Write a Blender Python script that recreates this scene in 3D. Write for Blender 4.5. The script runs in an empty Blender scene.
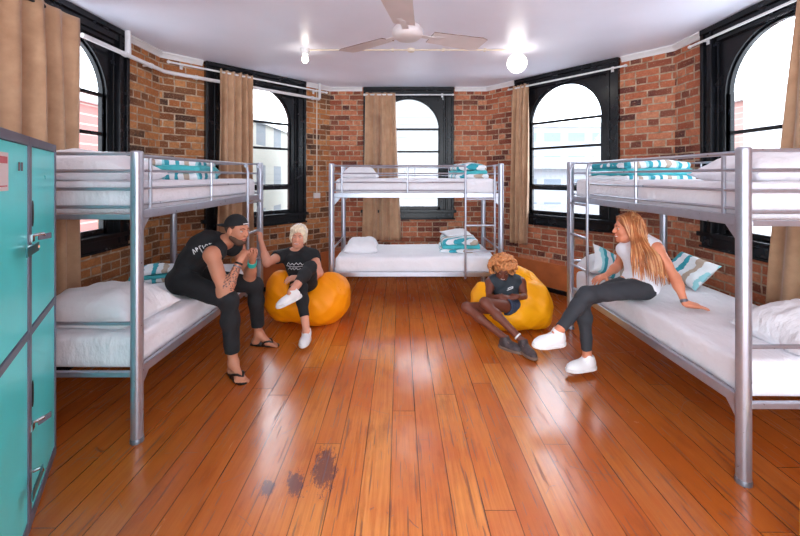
WB=2.7; WFR=4.4; EXPO=1.15
import bpy, math, random
import numpy as np
from mathutils import Vector, Matrix, noise
from mathutils.bvhtree import BVHTree
random.seed(7); rng = np.random.default_rng(7)
SC = bpy.context.scene; COL = SC.collection
PI = math.pi
CAM_H = 1.554; CEIL = 2.934

# ------------------------------------------------------------------ materials
def rgb(r, g, b):
    f = lambda c: ((c/255+0.055)/1.055)**2.4 if c/255 > 0.04045 else c/255/12.92
    return (f(r), f(g), f(b), 1)

class NT:
    def __init__(s, name):
        s.m = bpy.data.materials.new(name); s.m.use_nodes = True
        s.t = s.m.node_tree; s.p = s.t.nodes['Principled BSDF']
    def n(s, kind, **kw):
        nd = s.t.nodes.new(kind)
        for k, v in kw.items():
            if k.startswith('i_'):
                key = k[2:]; key = int(key) if key.isdigit() else key.replace('_', ' ')
                s.put(nd.inputs[key], v)
            else: setattr(nd, k, v)
        return nd
    def put(s, sock, v):
        if isinstance(v, bpy.types.NodeSocket): s.t.links.new(v, sock)
        elif isinstance(v, bpy.types.Node): s.t.links.new(v.outputs[0], sock)
        else: sock.default_value = v
    def math(s, op, a, b=None, c=None, clamp=False):
        nd = s.t.nodes.new('ShaderNodeMath'); nd.operation = op; nd.use_clamp = clamp
        s.put(nd.inputs[0], a)
        if b is not None: s.put(nd.inputs[1], b)
        if c is not None: s.put(nd.inputs[2], c)
        return nd.outputs[0]
    def mix(s, fac, a, b, mode='MIX'):
        nd = s.t.nodes.new('ShaderNodeMixRGB'); nd.blend_type = mode
        s.put(nd.inputs[0], fac); s.put(nd.inputs[1], a); s.put(nd.inputs[2], b)
        return nd.outputs[0]
    def ramp(s, fac, stops, interp='LINEAR'):
        nd = s.t.nodes.new('ShaderNodeValToRGB'); nd.color_ramp.interpolation = interp
        e = nd.color_ramp.elements
        e[0].position, e[0].color = stops[0]; e[1].position, e[1].color = stops[-1]
        for p, c in stops[1:-1]:
            x = e.new(p); x.color = c
        s.put(nd.inputs[0], fac); return nd.outputs[0]
    def coord(s, which='Object', scale=(1, 1, 1), rot=(0, 0, 0), loc=(0, 0, 0)):
        tc = s.t.nodes.new('ShaderNodeTexCoord'); mp = s.t.nodes.new('ShaderNodeMapping')
        s.t.links.new(tc.outputs[which], mp.inputs[0])
        mp.inputs['Scale'].default_value = scale; mp.inputs['Rotation'].default_value = rot
        mp.inputs['Location'].default_value = loc
        return mp.outputs[0]
    def noise(s, vec, scale, detail=3, rough=.5, out=0):
        nd = s.n('ShaderNodeTexNoise', i_Vector=vec, i_Scale=scale, i_Detail=detail, i_Roughness=rough)
        return nd.outputs[out]
    def bump(s, h, strength=.3, dist=.01):
        b = s.n('ShaderNodeBump', i_Height=h, i_Strength=strength, i_Distance=dist)
        s.t.links.new(b.outputs[0], s.p.inputs['Normal'])
    def set(s, **kw):
        for k, v in kw.items(): s.put(s.p.inputs[k.replace('_', ' ')], v)

def simple(name, col, rough=.5, metal=0, var=.12, scale=12, bump=0, bscale=60, bdist=.004, **kw):
    t = NT(name); v = t.coord()
    nz = t.noise(v, scale, 4)
    lo = tuple(c*(1-var) for c in col[:3])+(1,); hi = tuple(min(1, c*(1+var)) for c in col[:3])+(1,)
    t.set(Base_Color=t.ramp(nz, [(.3, lo), (.7, hi)]), Metallic=metal)
    t.set(Roughness=t.math('MULTIPLY_ADD', nz, .15, rough-.07, clamp=True))
    if bump: t.bump(t.noise(v, bscale, 4), bump, bdist)
    for k, x in kw.items(): t.set(**{k: x})
    return t.m

def emit(name, col, strength):
    t = NT(name); v = t.coord(); t.set(Base_Color=col, Emission_Color=col, Emission_Strength=strength); return t.m

def mat_floor():
    t = NT('worn_floorboards'); v = t.coord()
    sx = t.n('ShaderNodeSeparateXYZ', i_0=v)
    X, Y = sx.outputs[0], sx.outputs[1]
    bx = t.math('MULTIPLY_ADD', X, 1/.147, 40.33)
    bid = t.math('FLOOR', bx); fr = t.math('FRACT', bx)
    wn = t.n('ShaderNodeTexWhiteNoise', noise_dimensions='1D', i_W=bid)
    r1 = wn.outputs[0]
    yy = t.math('MULTIPLY_ADD', r1, 7.0, t.math('MULTIPLY', Y, 1/2.6))
    yid = t.math('FLOOR', yy); yfr = t.math('FRACT', yy)
    cv = t.n('ShaderNodeCombineXYZ', i_0=bid, i_1=yid)
    r2 = t.n('ShaderNodeTexWhiteNoise', noise_dimensions='2D', i_Vector=cv).outputs[0]
    base = t.ramp(r2, [(0, rgb(208, 114, 50)), (.3, rgb(222, 130, 62)), (.6, rgb(232, 144, 72)), (1, rgb(240, 160, 84))])
    gv = t.n('ShaderNodeCombineXYZ', i_0=t.math('MULTIPLY', X, 70), i_1=t.math('MULTIPLY_ADD', r2, 50, t.math('MULTIPLY', Y, 2.2)), i_2=t.math('MULTIPLY', r2, 31))
    g = t.noise(gv, 1.0, 6, .65)
    base = t.mix(t.ramp(g, [(.3, (.8, .8, .8, 1)), (.62, (0, 0, 0, 1))]), base, rgb(196, 102, 42))
    big = t.noise(v, 1.3, 4, .6)
    base = t.mix(t.ramp(big, [(.42, (0, 0, 0, 1)), (.68, (.75, .75, .75, 1))]), base, rgb(198, 92, 46))
    # boards turn darker and browner away from the middle of the room
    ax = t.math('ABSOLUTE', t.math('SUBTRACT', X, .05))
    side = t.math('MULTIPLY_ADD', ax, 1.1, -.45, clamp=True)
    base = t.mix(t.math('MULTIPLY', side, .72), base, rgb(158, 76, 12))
    seam = t.math('MINIMUM', fr, t.math('SUBTRACT', 1.0, fr))
    sm = t.math('LESS_THAN', seam, t.math('MULTIPLY_ADD', t.noise(v, 3), .03, .0))
    ye = t.math('MINIMUM', yfr, t.math('SUBTRACT', 1.0, yfr))
    sm2 = t.math('LESS_THAN', ye, .0006)
    seamm = t.math('MAXIMUM', sm, sm2)
    base = t.mix(t.math('MULTIPLY', seamm, .9), base, rgb(48, 18, 6))
    # scratches and scuffs
    wv = t.n('ShaderNodeTexVoronoi', feature='DISTANCE_TO_EDGE', i_Vector=t.mix(.15, v, t.noise(v, 2.0, 2, .5, 1)), i_Scale=3.1)
    scr = t.math('MULTIPLY', t.math('LESS_THAN', wv.outputs[0], .004), t.math('GREATER_THAN', t.noise(v, 3.7, 3), .58))
    for ang, sd in ((.7, 3.1), (-.5, 9.4), (1.35, 15.2), (.12, 22.7)):
        lv = t.noise(t.coord(scale=(34, 1.3, 1), rot=(0, 0, ang), loc=(sd, sd, 0)), 1.6, 2, .4)
        scr = t.math('MAXIMUM', scr, t.math('GREATER_THAN', lv, .69))
    nv = t.noise(t.coord(scale=(9, 4, 1), rot=(0, 0, .4)), 3.2, 6, .75)
    sc2 = t.math('GREATER_THAN', nv, .66)
    sc = t.math('MAXIMUM', t.math('MULTIPLY', scr, .55), t.math('MULTIPLY', sc2, .65))
    base = t.mix(sc, base, rgb(58, 30, 28))
    dk = t.noise(t.coord(scale=(5, 1.1, 1), loc=(4, 2, 0)), 2.1, 6, .7)
    base = t.mix(t.ramp(dk, [(.52, (0, 0, 0, 1)), (.72, (.5, .5, .5, 1))]), base, rgb(120, 50, 20))
    lt = t.noise(t.coord(scale=(26, 1.0, 1), loc=(8, 5, 0)), 2.0, 4, .6)
    base = t.mix(t.ramp(lt, [(.66, (0, 0, 0, 1)), (.74, (.35, .35, .35, 1))]), base, rgb(236, 190, 150))
    # blue-black ink stains
    def blob(cx, cy, rx, ry, rot=0):
        dx = t.math('SUBTRACT', X, cx); dy = t.math('SUBTRACT', Y, cy)
        a = t.math('MULTIPLY', t.math('ADD', t.math('MULTIPLY', dx, math.cos(rot)), t.math('MULTIPLY', dy, math.sin(rot))), 1/rx)
        b = t.math('MULTIPLY', t.math('SUBTRACT', t.math('MULTIPLY', dy, math.cos(rot)), t.math('MULTIPLY', dx, math.sin(rot))), 1/ry)
        return t.math('SQRT', t.math('ADD', t.math('MULTIPLY', a, a), t.math('MULTIPLY', b, b)))
    d = blob(-.40, 2.05, .085, .22, .12)
    d = t.math('MINIMUM', d, blob(-.53, 1.95, .06, .12, .3))
    d = t.math('MINIMUM', d, blob(-.66, 1.92, .045, .08, .2))
    sn = t.noise(t.coord(scale=(3, 1, 1)), 17, 7, .85)
    st = t.math('GREATER_THAN', t.math('SUBTRACT', t.math('MULTIPLY', sn, 3.2), d), .95)
    base = t.mix(t.math('MULTIPLY', st, .7), base, rgb(48, 36, 62))
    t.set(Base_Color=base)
    rr = t.noise(t.coord(scale=(3, 1, 1)), 2.6, 5, .65)
    ro = t.math('MULTIPLY_ADD', rr, .30, .06)
    t.set(Roughness=t.math('MULTIPLY_ADD', sc, .3, ro), Specular_IOR_Level=.6, Coat_Weight=.15, Coat_Roughness=.22)
    h = t.math('SUBTRACT', t.math('MULTIPLY', g, .12), t.math('MULTIPLY', seamm, .9))
    h = t.math('MULTIPLY_ADD', t.noise(v, 5, 3), .5, h)
    t.bump(h, .22, .006)
    return t.m

def mat_brick(name, tint):
    t = NT(name)
    tc = t.n('ShaderNodeTexCoord'); uv = tc.outputs['UV']
    wob = t.n('ShaderNodeTexNoise', i_Vector=uv, i_Scale=9, i_Detail=3)
    vm = t.n('ShaderNodeVectorMath', operation='MULTIPLY_ADD', i_0=wob.outputs[1], i_1=(.022, .015, 0), i_2=uv)
    b = t.n('ShaderNodeTexBrick', i_Vector=vm.outputs[0], i_Scale=1.0, i_Color1=(0, 0, 0, 1), i_Color2=(1, 1, 1, 1), i_Mortar=(0, 0, 0, 1))
    b.offset = .5; b.squash = .5; b.squash_frequency = 3
    b.inputs['Mortar Size'].default_value = .0085; b.inputs['Mortar Smooth'].default_value = .25
    b.inputs['Brick Width'].default_value = .235; b.inputs['Row Height'].default_value = .079
    a, c, d, e, f = tint
    col = t.ramp(b.outputs[0], [(0, a), (.12, a), (.3, c), (.5, d), (.74, e), (1, f)])
    nz = t.noise(uv, 22, 5, .7)
    col = t.mix(t.ramp(nz, [(.35, (0, 0, 0, 1)), (.72, (.7, .7, .7, 1))]), col, c)
    n2 = t.noise(uv, 60, 3, .6)
    col = t.mix(t.ramp(n2, [(.55, (0, 0, 0, 1)), (.7, (.5, .5, .5, 1))]), col, rgb(196, 168, 140))
    big = t.noise(uv, 1.7, 3)
    col = t.mix(t.ramp(big, [(.4, (0, 0, 0, 1)), (.7, (.45, .45, .45, 1))]), col, e)
    mort = t.ramp(t.noise(uv, 14, 3), [(.3, rgb(140, 112, 90)), (.7, rgb(206, 182, 156))])
    t.set(Base_Color=t.mix(b.outputs[1], col, mort), Roughness=.82, Specular_IOR_Level=.35)
    h = t.math('SUBTRACT', t.math('MULTIPLY', nz, .45), b.outputs[1])
    t.bump(h, .7, .012)
    return t.m

def mat_linen(name='striped_linen', rot=0, s=1.0):
    t = NT(name); v = t.coord(rot=(0, 0, rot))
    sx = t.n('ShaderNodeSeparateXYZ', i_0=v)
    w = t.math('MULTIPLY_ADD', t.noise(v, 9, 3), .08, t.math('MULTIPLY', sx.outputs[0], 1.0*s))
    f = t.math('FRACT', t.math('MULTIPLY', w, 3.3))
    T, W, B, L = rgb(50, 156, 172), rgb(228, 232, 236), rgb(182, 164, 148), rgb(150, 208, 216)
    col = t.ramp(f, [(0, T), (.13, W), (.3, B), (.44, W), (.62, L), (.70, T), (.82, W)], 'CONSTANT')
    t.set(Base_Color=col, Roughness=.85); t.bump(t.noise(v, 26, 4), .35, .01)
    return t.m

def mat_sheet(name, col):
    t = NT(name); v = t.coord()
    n1 = t.noise(t.coord(scale=(1, 2.2, 1)), 4.5, 5, .55); n2 = t.noise(v, 120, 2)
    t.set(Base_Color=t.ramp(n1, [(.3, tuple(c*.94 for c in col[:3])+(1,)), (.7, col)]), Roughness=.8, Sheen_Weight=.15)
    t.bump(t.math('MULTIPLY_ADD', n2, .008, n1), .8, .04)
    return t.m

def mat_curtain():
    t = NT('brown_curtain_cloth'); v = t.coord()
    n1 = t.noise(v, 5, 5, .6); n2 = t.noise(t.coord(scale=(1, 1, .3)), 90, 2)
    t.set(Base_Color=t.ramp(n1, [(.3, rgb(166, 126, 94)), (.7, rgb(196, 156, 122))]), Roughness=.75, Sheen_Weight=.3)
    t.bump(t.math('MULTIPLY_ADD', n2, .1, n1), .2, .01)
    return t.m

def mat_facade(name, wall, win, sx, sz, wx=.5, wz=.5, line=None):
    t = NT(name); v = t.coord()
    s = t.n('ShaderNodeSeparateXYZ', i_0=v)
    u = t.math('FRACT', t.math('MULTIPLY', t.math('ADD', s.outputs[0], s.outputs[1]), 1/sx)); w = t.math('FRACT', t.math('MULTIPLY', s.outputs[2], 1/sz))
    m = t.math('MULTIPLY', t.math('LESS_THAN', t.math('ABSOLUTE', t.math('SUBTRACT', u, .5)), wx/2), t.math('LESS_THAN', t.math('ABSOLUTE', t.math('SUBTRACT', w, .5)), wz/2))
    col = t.mix(t.ramp(t.noise(v, 3, 4), [(.3, (0, 0, 0, 1)), (.7, (.3, .3, .3, 1))]), wall, tuple(c*.85 for c in wall[:3])+(1,))
    t.set(Base_Color=t.mix(m, col, win), Roughness=.7)
    return t.m

M = {}
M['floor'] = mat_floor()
BO = (rgb(50, 38, 36), rgb(112, 66, 38), rgb(172, 100, 54), rgb(200, 128, 74), rgb(214, 150, 96))
BR = (rgb(52, 34, 40), rgb(124, 60, 44), rgb(178, 94, 62), rgb(204, 122, 86), rgb(220, 152, 114))
M['brick_l'] = mat_brick('old_brick_ochre', BO); M['brick_r'] = mat_brick('old_brick_red', BR)
M['ceiling'] = simple('glossy_ceiling_paint', rgb(232, 233, 248), .36, var=.03, scale=2)
M['white_trim'] = simple('white_gloss_trim', rgb(226, 224, 226), .35, var=.04)
M['black_wood'] = simple('black_gloss_timber', rgb(16, 17, 22), .25, var=.3, scale=8, bump=.15, bscale=25, Specular_IOR_Level=.3)
M['silver'] = simple('silver_powder_coat', rgb(176, 178, 190), .3, .75, var=.05, scale=30)
M['silver_d'] = simple('grey_metal_mesh', rgb(120, 122, 132), .4, .6, var=.1)
M['sheet'] = mat_sheet('white_bed_sheet', rgb(236, 234, 240))
M['pillow'] = mat_sheet('white_pillow_case', rgb(238, 237, 242))
M['linen'] = mat_linen(); M['linen2'] = mat_linen('striped_linen_turned', 1.2, 1.3); M['linen3'] = mat_linen('striped_cushion_cloth', 1.57, .8)
M['teal_edge'] = simple('teal_linen', rgb(70, 178, 186), .8, bump=.3, bscale=40)
M['curtain'] = mat_curtain()
M['glass'] = None
M['locker'] = simple('turquoise_locker_paint', rgb(92, 246, 250), .3, var=.05, scale=3)
M['locker_frame'] = simple('grey_locker_frame', rgb(108, 112, 130), .4, .2, var=.05)
M['chrome'] = simple('chrome', rgb(200, 205, 210), .15, 1, var=.05)
M['black'] = simple('black_plastic', rgb(14, 14, 16), .4)
M['paper'] = simple('paper', rgb(232, 226, 230), .7, var=.03)
M['paper_red'] = simple('red_print', rgb(200, 110, 120), .7)
M['grey_print'] = simple('grey_print', rgb(120, 120, 130), .7)
M['bag'] = simple('orange_beanbag_vinyl', rgb(255, 150, 4), .5, var=.05, scale=4, bump=.25, bscale=14, bdist=.01, Specular_IOR_Level=.3)
M['bag2'] = simple('amber_beanbag_vinyl', rgb(255, 170, 8), .5, var=.05, scale=4, bump=.25, bscale=14, bdist=.01, Specular_IOR_Level=.3)
M['yellow'] = simple('yellow_plastic', rgb(250, 196, 30), .4, var=.04)
M['render'] = simple('orange_brown_dado', rgb(186, 106, 58), .5, var=.2, scale=5, bump=.2)
M['fan'] = simple('aged_fan_paint', rgb(206, 198, 200), .4, var=.08, scale=5)
M['fan_edge'] = simple('dusty_brown_edge', rgb(110, 90, 88), .7)
M['bulb'] = emit('lit_bulb', (1, .93, .8, 1), 9)
M['globe'] = emit('lit_globe', (1, .95, .88, 1), 3)
M['cream_trim'] = simple('cream_conduit', rgb(222, 208, 190), .4, var=.05)

def glass():
    t = NT('window_glass'); v = t.coord()
    tr = t.n('ShaderNodeBsdfTransparent', i_0=(.97, .985, 1, 1)); gl = t.n('ShaderNodeBsdfGlossy', i_0=(1, 1, 1, 1), i_Roughness=.03)
    lw = t.n('ShaderNodeLayerWeight', i_Blend=.5); fr = t.n('ShaderNodeMath', operation='MULTIPLY_ADD', i_0=t.math('POWER', lw.outputs[1], 5.0), i_1=.5, i_2=.03)
    mx = t.n('ShaderNodeMixShader', i_0=fr.outputs[0], i_1=tr.outputs[0], i_2=gl.outputs[0])
    t.t.links.new(mx.outputs[0], t.t.nodes['Material Output'].inputs[0]); return t.m
M['glass'] = glass()

# ------------------------------------------------------------------ mesh helpers
def setp(o, label=None, cat=None, group=None, kind=None):
    for k, v in (('label', label), ('category', cat), ('group', group), ('kind', kind)):
        if v: o[k] = v
    return o
def empty(name, loc=(0, 0, 0), rz=0, **kw):
    o = bpy.data.objects.new(name, None); o.empty_display_size = .1
    o.location = loc; o.rotation_euler = (0, 0, rz); COL.objects.link(o); return setp(o, **kw)
def copy_tree(o, parent=None):
    c = o.copy(); COL.objects.link(c); c.parent = parent
    for ch in [x for x in bpy.data.objects if x.parent == o]: copy_tree(ch, c)
    return c

class MB:
    def __init__(s): s.v = []; s.f = []; s.m = []; s.uv = None
    def add(s, vs, fs, mi=0):
        b = len(s.v); s.v += [tuple(p) for p in vs]
        s.f += [tuple(i+b for i in f) for f in fs]; s.m += [mi]*len(fs); return s
    def box(s, x0, x1, y0, y1, z0, z1, mi=0, R=None, at=None):
        vs = [(x, y, z) for x in (x0, x1) for y in (y0, y1) for z in (z0, z1)]
        if R is not None:
            vs = [tuple((R @ Vector(p)) + Vector(at)) for p in vs]
        return s.add(vs, [(0, 1, 3, 2), (4, 6, 7, 5), (0, 4, 5, 1), (2, 3, 7, 6), (0, 2, 6, 4), (1, 5, 7, 3)], mi)
    def tube(s, pts, r, n=10, mi=0, cap=True):
        pts = [Vector(p) for p in pts]; rs = r if isinstance(r, (list, tuple)) else [r]*len(pts)
        d0 = (pts[1]-pts[0]).normalized(); a = d0.orthogonal().normalized()
        vs = []
        for i, p in enumerate(pts):
            if i == 0: d = pts[1]-p
            elif i == len(pts)-1: d = p-pts[i-1]
            else: d = (pts[i+1]-p).normalized()+(p-pts[i-1]).normalized()
            d.normalize(); a = (a-d*a.dot(d)); a.normalize(); b = d.cross(a)
            for k in range(n):
                t = 2*PI*k/n; vs.append(p+(a*math.cos(t)+b*math.sin(t))*rs[i])
        fs = []
        for i in range(len(pts)-1):
            for k in range(n):
                k2 = (k+1) % n; fs.append((i*n+k, i*n+k2, (i+1)*n+k2, (i+1)*n+k))
        if cap: fs += [tuple(range(n-1, -1, -1)), tuple((len(pts)-1)*n+k for k in range(n))]
        return s.add(vs, fs, mi)
    def lathe(s, prof, n=24, c=(0, 0, 0), mi=0):
        vs = []; fs = []
        for r, z in prof:
            for k in range(n):
                t = 2*PI*k/n; vs.append((c[0]+r*math.cos(t), c[1]+r*math.sin(t), c[2]+z))
        for i in range(len(prof)-1):
            for k in range(n):
                k2 = (k+1) % n; fs.append((i*n+k, i*n+k2, (i+1)*n+k2, (i+1)*n+k))
        fs += [tuple(range(n-1, -1, -1)), tuple((len(prof)-1)*n+k for k in range(n))]
        return s.add(vs, fs, mi)
    def sphere(s, c, r, n=16, mi=0, sc=(1, 1, 1)):
        vs = []; fs = []; m = n//2
        for i in range(m+1):
            th = PI*i/m
            for k in range(n):
                t = 2*PI*k/n
                vs.append((c[0]+r*sc[0]*math.sin(th)*math.cos(t), c[1]+r*sc[1]*math.sin(th)*math.sin(t), c[2]+r*sc[2]*math.cos(th)))
        for i in range(m):
            for k in range(n):
                k2 = (k+1) % n; fs.append((i*n+k, (i+1)*n+k, (i+1)*n+k2, i*n+k2))
        return s.add(vs, fs, mi)
    def prism(s, poly, y0, y1, mi=0):
        """polygon in xz, extruded along y"""
        n = len(poly)
        vs = [(x, y0, z) for x, z in poly]+[(x, y1, z) for x, z in poly]
        fs = [tuple(range(n)), tuple(range(2*n-1, n-1, -1))]+[(i, i+n, (i+1) % n+n, (i+1) % n) for i in range(n)]
        return s.add(vs, fs, mi)
    def build(s, name, mats, parent=None, smooth=False, bevel=0, merge=False):
        me = bpy.data.meshes.new(name); me.from_pydata(s.v, [], s.f)
        if not isinstance(mats, (list, tuple)): mats = [mats]
        for m in mats: me.materials.append(m)
        if len(mats) > 1: me.polygons.foreach_set('material_index', s.m)
        import bmesh
        bm = bmesh.new(); bm.from_mesh(me)
        if merge: bmesh.ops.remove_doubles(bm, verts=bm.verts, dist=1e-5)
        bmesh.ops.recalc_face_normals(bm, faces=bm.faces); bm.to_mesh(me); bm.free()
        if smooth:
            me.polygons.foreach_set('use_smooth', [True]*len(me.polygons))
            try: me.set_sharp_from_angle(angle=math.radians(45))
            except Exception: pass
        o = bpy.data.objects.new(name, me); COL.objects.link(o)
        if parent: o.parent = parent
        if bevel:
            b = o.modifiers.new('bevel', 'BEVEL'); b.width = bevel; b.segments = 2; b.limit_method = 'ANGLE'
        return o

# ------------------------------------------------------------------ setting: walls, floor, ceiling
A = (-2.67, 4.28); B = (-1.09, 6.0); Cc = (1.35, 6.0); D = (2.90, 4.06)
YB = -1.6                                   # the room goes on behind the camera
WALLS = [('wall_left', (-2.67, YB), A, 3.03-YB, 'brick_l'), ('wall_back_left', A, B, None, 'brick_l'),
         ('wall_back', B, Cc, 1.223, 'brick_r'), ('wall_back_right', Cc, D, None, 'brick_r'), ('wall_right', D, (2.90, YB), 4.06-2.955, 'brick_r')]
HW = .69; SILL = .93; TH = .25
WF = {}
turn = [0]
for i in range(4):
    a0 = math.atan2(WALLS[i][2][1]-WALLS[i][1][1], WALLS[i][2][0]-WALLS[i][1][0]); a1 = math.atan2(WALLS[i+1][2][1]-WALLS[i+1][1][1], WALLS[i+1][2][0]-WALLS[i+1][1][0])
    turn.append(abs(a1-a0))
turn.append(0)
for i, (nm, p, q, wc, bm_) in enumerate(WALLS):
    dx, dy = q[0]-p[0], q[1]-p[1]; L = math.hypot(dx, dy); th = math.atan2(dy, dx)
    if wc is None: wc = L/2
    eL = TH*math.tan(turn[i]/2); eR = TH*math.tan(turn[i+1]/2)
    m = MB(); x0, x1 = wc-HW, wc+HW; zt = CEIL+.02
    def slab(a, b, z0, z1, ea=0, eb=0):
        vs = [(a, 0, z0), (b, 0, z0), (b, 0, z1), (a, 0, z1), (a-ea, TH, z0), (b+eb, TH, z0), (b+eb, TH, z1), (a-ea, TH, z1)]
        m.add(vs, [(0, 1, 2, 3), (7, 6, 5, 4), (0, 4, 5, 1), (3, 2, 6, 7), (0, 3, 7, 4), (1, 5, 6, 2)])
    slab(0, x0, 0, zt, eL, 0); slab(x1, L, 0, zt, 0, eR); slab(x0, x1, 0, SILL)
    o = m.build(nm, M[bm_]); o['kind'] = 'structure'
    o.location = (p[0], p[1], 0); o.rotation_euler = (0, 0, th)
    uvl = o.data.uv_layers.new(name='UVMap')
    for pl in o.data.polygons:
        n = pl.normal
        for li in pl.loop_indices:
            c = o.data.vertices[o.data.loops[li].vertex_index].co
            uvl.data[li].uv = (c.x+i*1.37, c.z+.02) if abs(n.y) > .5 else ((c.y+i, c.z) if abs(n.x) > .3 else (c.x, c.y))
    WF[nm] = (Vector((p[0], p[1], 0)), th, L, wc)
def on_wall(nm, u, out=0, z=0):
    p, th, L, wc = WF[nm]; t = Vector((math.cos(th), math.sin(th), 0)); n = Vector((math.sin(th), -math.cos(th), 0))
    return p+t*u+n*out+Vector((0, 0, z))

poly = [(-2.67, YB), A, B, Cc, D, (2.90, YB)]
def slabpoly(name, z0, z1, mat, grow):
    cx, cy = .1, 2.5
    pts = [(x+math.copysign(grow, x-cx), y+(grow if y > 3 else 0)) for x, y in poly]
    n = len(pts); m = MB()
    m.add([(x, y, z0) for x, y in pts]+[(x, y, z1) for x, y in pts], [tuple(range(n)), tuple(range(2*n-1, n-1, -1))]+[(k, (k+1) % n, (k+1) % n+n, k+n) for k in range(n)])
    o = m.build(name, mat); o['kind'] = 'structure'; return o
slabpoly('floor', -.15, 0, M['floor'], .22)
slabpoly('ceiling', CEIL, CEIL+.15, M['ceiling'], .22)

# cornice on the brick stretches, dado and skirting
tn = 0
def run_trim(nm, u0, u1, prof, mat, tag='trim'):
    """profile points (out, z) extruded along the wall"""
    global tn
    tn += 1; p, th, L, wc = WF[nm]
    m = MB(); n = len(prof)
    vs = [(u0, -a, z) for a, z in prof]+[(u1, -a, z) for a, z in prof]
    m.add(vs, [tuple(range(n)), tuple(range(2*n-1, n-1, -1))]+[(k, (k+1) % n, (k+1) % n+n, k+n) for k in range(n)])
    o = m.build('%s_%d' % (tag, tn) if tag == 'trim' else tag, mat); o['kind'] = 'structure'; o.location = p; o.rotation_euler = (0, 0, th); return o
CP = [(0, CEIL), (0, CEIL-.062), (.010, CEIL-.062), (.014, CEIL-.045), (.034, CEIL-.022), (.045, CEIL-.016), (.045, CEIL)]
for nm in WF:
    L, wc = WF[nm][2], WF[nm][3]
    run_trim(nm, 0, wc-.72, CP, M['white_trim']); run_trim(nm, wc+.72, L, CP, M['white_trim'])
for nm, side in (('wall_back', 'back'), ('wall_back_right', 'back_right'), ('wall_back_left', 'back_left')):
    L = WF[nm][2]
    run_trim(nm, 0, L, [(0, .06), (0, .39), (.008, .39), (.014, .38), (.014, .06)], M['render'])
    run_trim(nm, 0, L, [(0, 0), (0, .06), (.018, .06), (.022, .05), (.022, 0)], M['black_wood'], 'baseboard_'+side)
for nm, side in (('wall_left', 'left'), ('wall_right', 'right')):
    run_trim(nm, 0, WF[nm][2], [(0, 0), (0, .1), (.018, .1), (.022, .09), (.022, 0)], M['black_wood'], 'baseboard_'+side)

# ------------------------------------------------------------------ windows
def make_window(n):
    W = .70; r = .49; zs = 2.285; top = CEIL-.003
    root = empty('window_%d' % n, kind='structure')
    f = MB()
    for s in (-1, 1):                       # moulded architrave
        for a, b, out in ((.70, .665, .055), (.665, .60, .035), (.60, .575, .05)):
            f.box(min(s*a, s*b), max(s*a, s*b), -out, .06, SILL+.0, top)
        f.box(min(s*.575, s*.545), max(s*.575, s*.545), -.01, .09, SILL+.08, 2.80)
        f.box(min(s*.545, s*r), max(s*.545, s*r), .012, .09, SILL+.08, zs+.01)
    f.box(-.70, .70, -.06, .06, CEIL-.055, top); f.box(-.70, .70, -.04, .06, CEIL-.12, CEIL-.055)
    f.box(-.575, .575, -.02, .08, 2.775, CEIL-.12)
    f.build('window_frame', M['black_wood'], root, bevel=.004)
    # arched spandrel panel
    p = MB(); N = 24; arc = [(r*math.cos(PI*k/N), zs+r*math.sin(PI*k/N)) for k in range(N+1)]
    def rim(x, z):
        c, s_ = x/r, (z-zs)/r
        t = min(.56/abs(c) if abs(c) > 1e-6 else 9, (2.79-zs)/s_ if s_ > 1e-6 else 9)
        return (c*t, zs+s_*t)
    out_ = [rim(x, z) for x, z in arc]
    for k in range(N):
        q = [arc[k], out_[k], out_[k+1], arc[k+1]]
        p.add([(x, .010, z) for x, z in q]+[(x, .06, z) for x, z in q], [(0, 1, 2, 3), (7, 6, 5, 4), (0, 3, 7, 4), (1, 5, 6, 2)])
        r2 = r-.018
        q2 = [(arc[k][0], arc[k][1]), (arc[k+1][0], arc[k+1][1]), (arc[k+1][0]*r2/r, zs+(arc[k+1][1]-zs)*r2/r), (arc[k][0]*r2/r, zs+(arc[k][1]-zs)*r2/r)]
        p.add([(x, .035, z) for x, z in q2]+[(x, .075, z) for x, z in q2], [(0, 1, 2, 3), (7, 6, 5, 4), (2, 3, 7, 6)])
    for s in (-1, 1):
        sx = sorted((s*.56, s*r)); p.box(sx[0], sx[1], .010, .06, SILL+.1, zs)
    p.build('arch_panel', M['black_wood'], root, smooth=True)
    up = MB()
    for s in (-1, 1):
        a = sorted((s*r, s*(r-.024))); up.box(a[0], a[1], .035, .075, 1.40, zs)
    up.box(-r, r, .035, .075, 1.385, 1.44); up.box(-r, r, .035, .072, 1.92, 1.952)
    if n != 5: up.box(-r, r, .035, .072, zs-.014, zs+.018)
    up.build('upper_sash', M['black_wood'], root, bevel=.003)
    lo = MB()
    for s in (-1, 1):
        a = sorted((s*r, s*(r-.034))); lo.box(a[0], a[1], .015, .06, 1.03, 1.42)
    lo.box(-r, r, .008, .06, 1.365, 1.425); lo.box(-r, r, .015, .06, 1.03, 1.08)
    lo.build('lower_sash', M['black_wood'], root, bevel=.003)
    g = MB(); N = 24
    pl = [(r-.01, 1.42)]+[((r-.01)*math.cos(PI*k/N), zs+(r-.01)*math.sin(PI*k/N)) for k in range(N+1)]+[(-(r-.01), 1.42)]
    g.prism(pl, .055, .059); g.build('glass_pane', M['glass'], root)
    g = MB(); g.box(-r+.02, r-.02, .036, .040, 1.06, 1.40); g.build('glass_pane', M['glass'], root)
    s = MB(); s.box(-.74, .74, -.06, TH-.02, .985, 1.03); s.box(-.70, .70, -.04, .0, SILL-.03, .985); s.box(-.72, .72, -.05, 0, SILL-.05, SILL-.03)
    s.build('window_sill', M['black_wood'], root, bevel=.005)
    return root
for i, nm in enumerate(WF):
    w = make_window(i+1); w.location = on_wall(nm, WF[nm][3]); w.rotation_euler = (0, 0, WF[nm][1])

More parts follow.
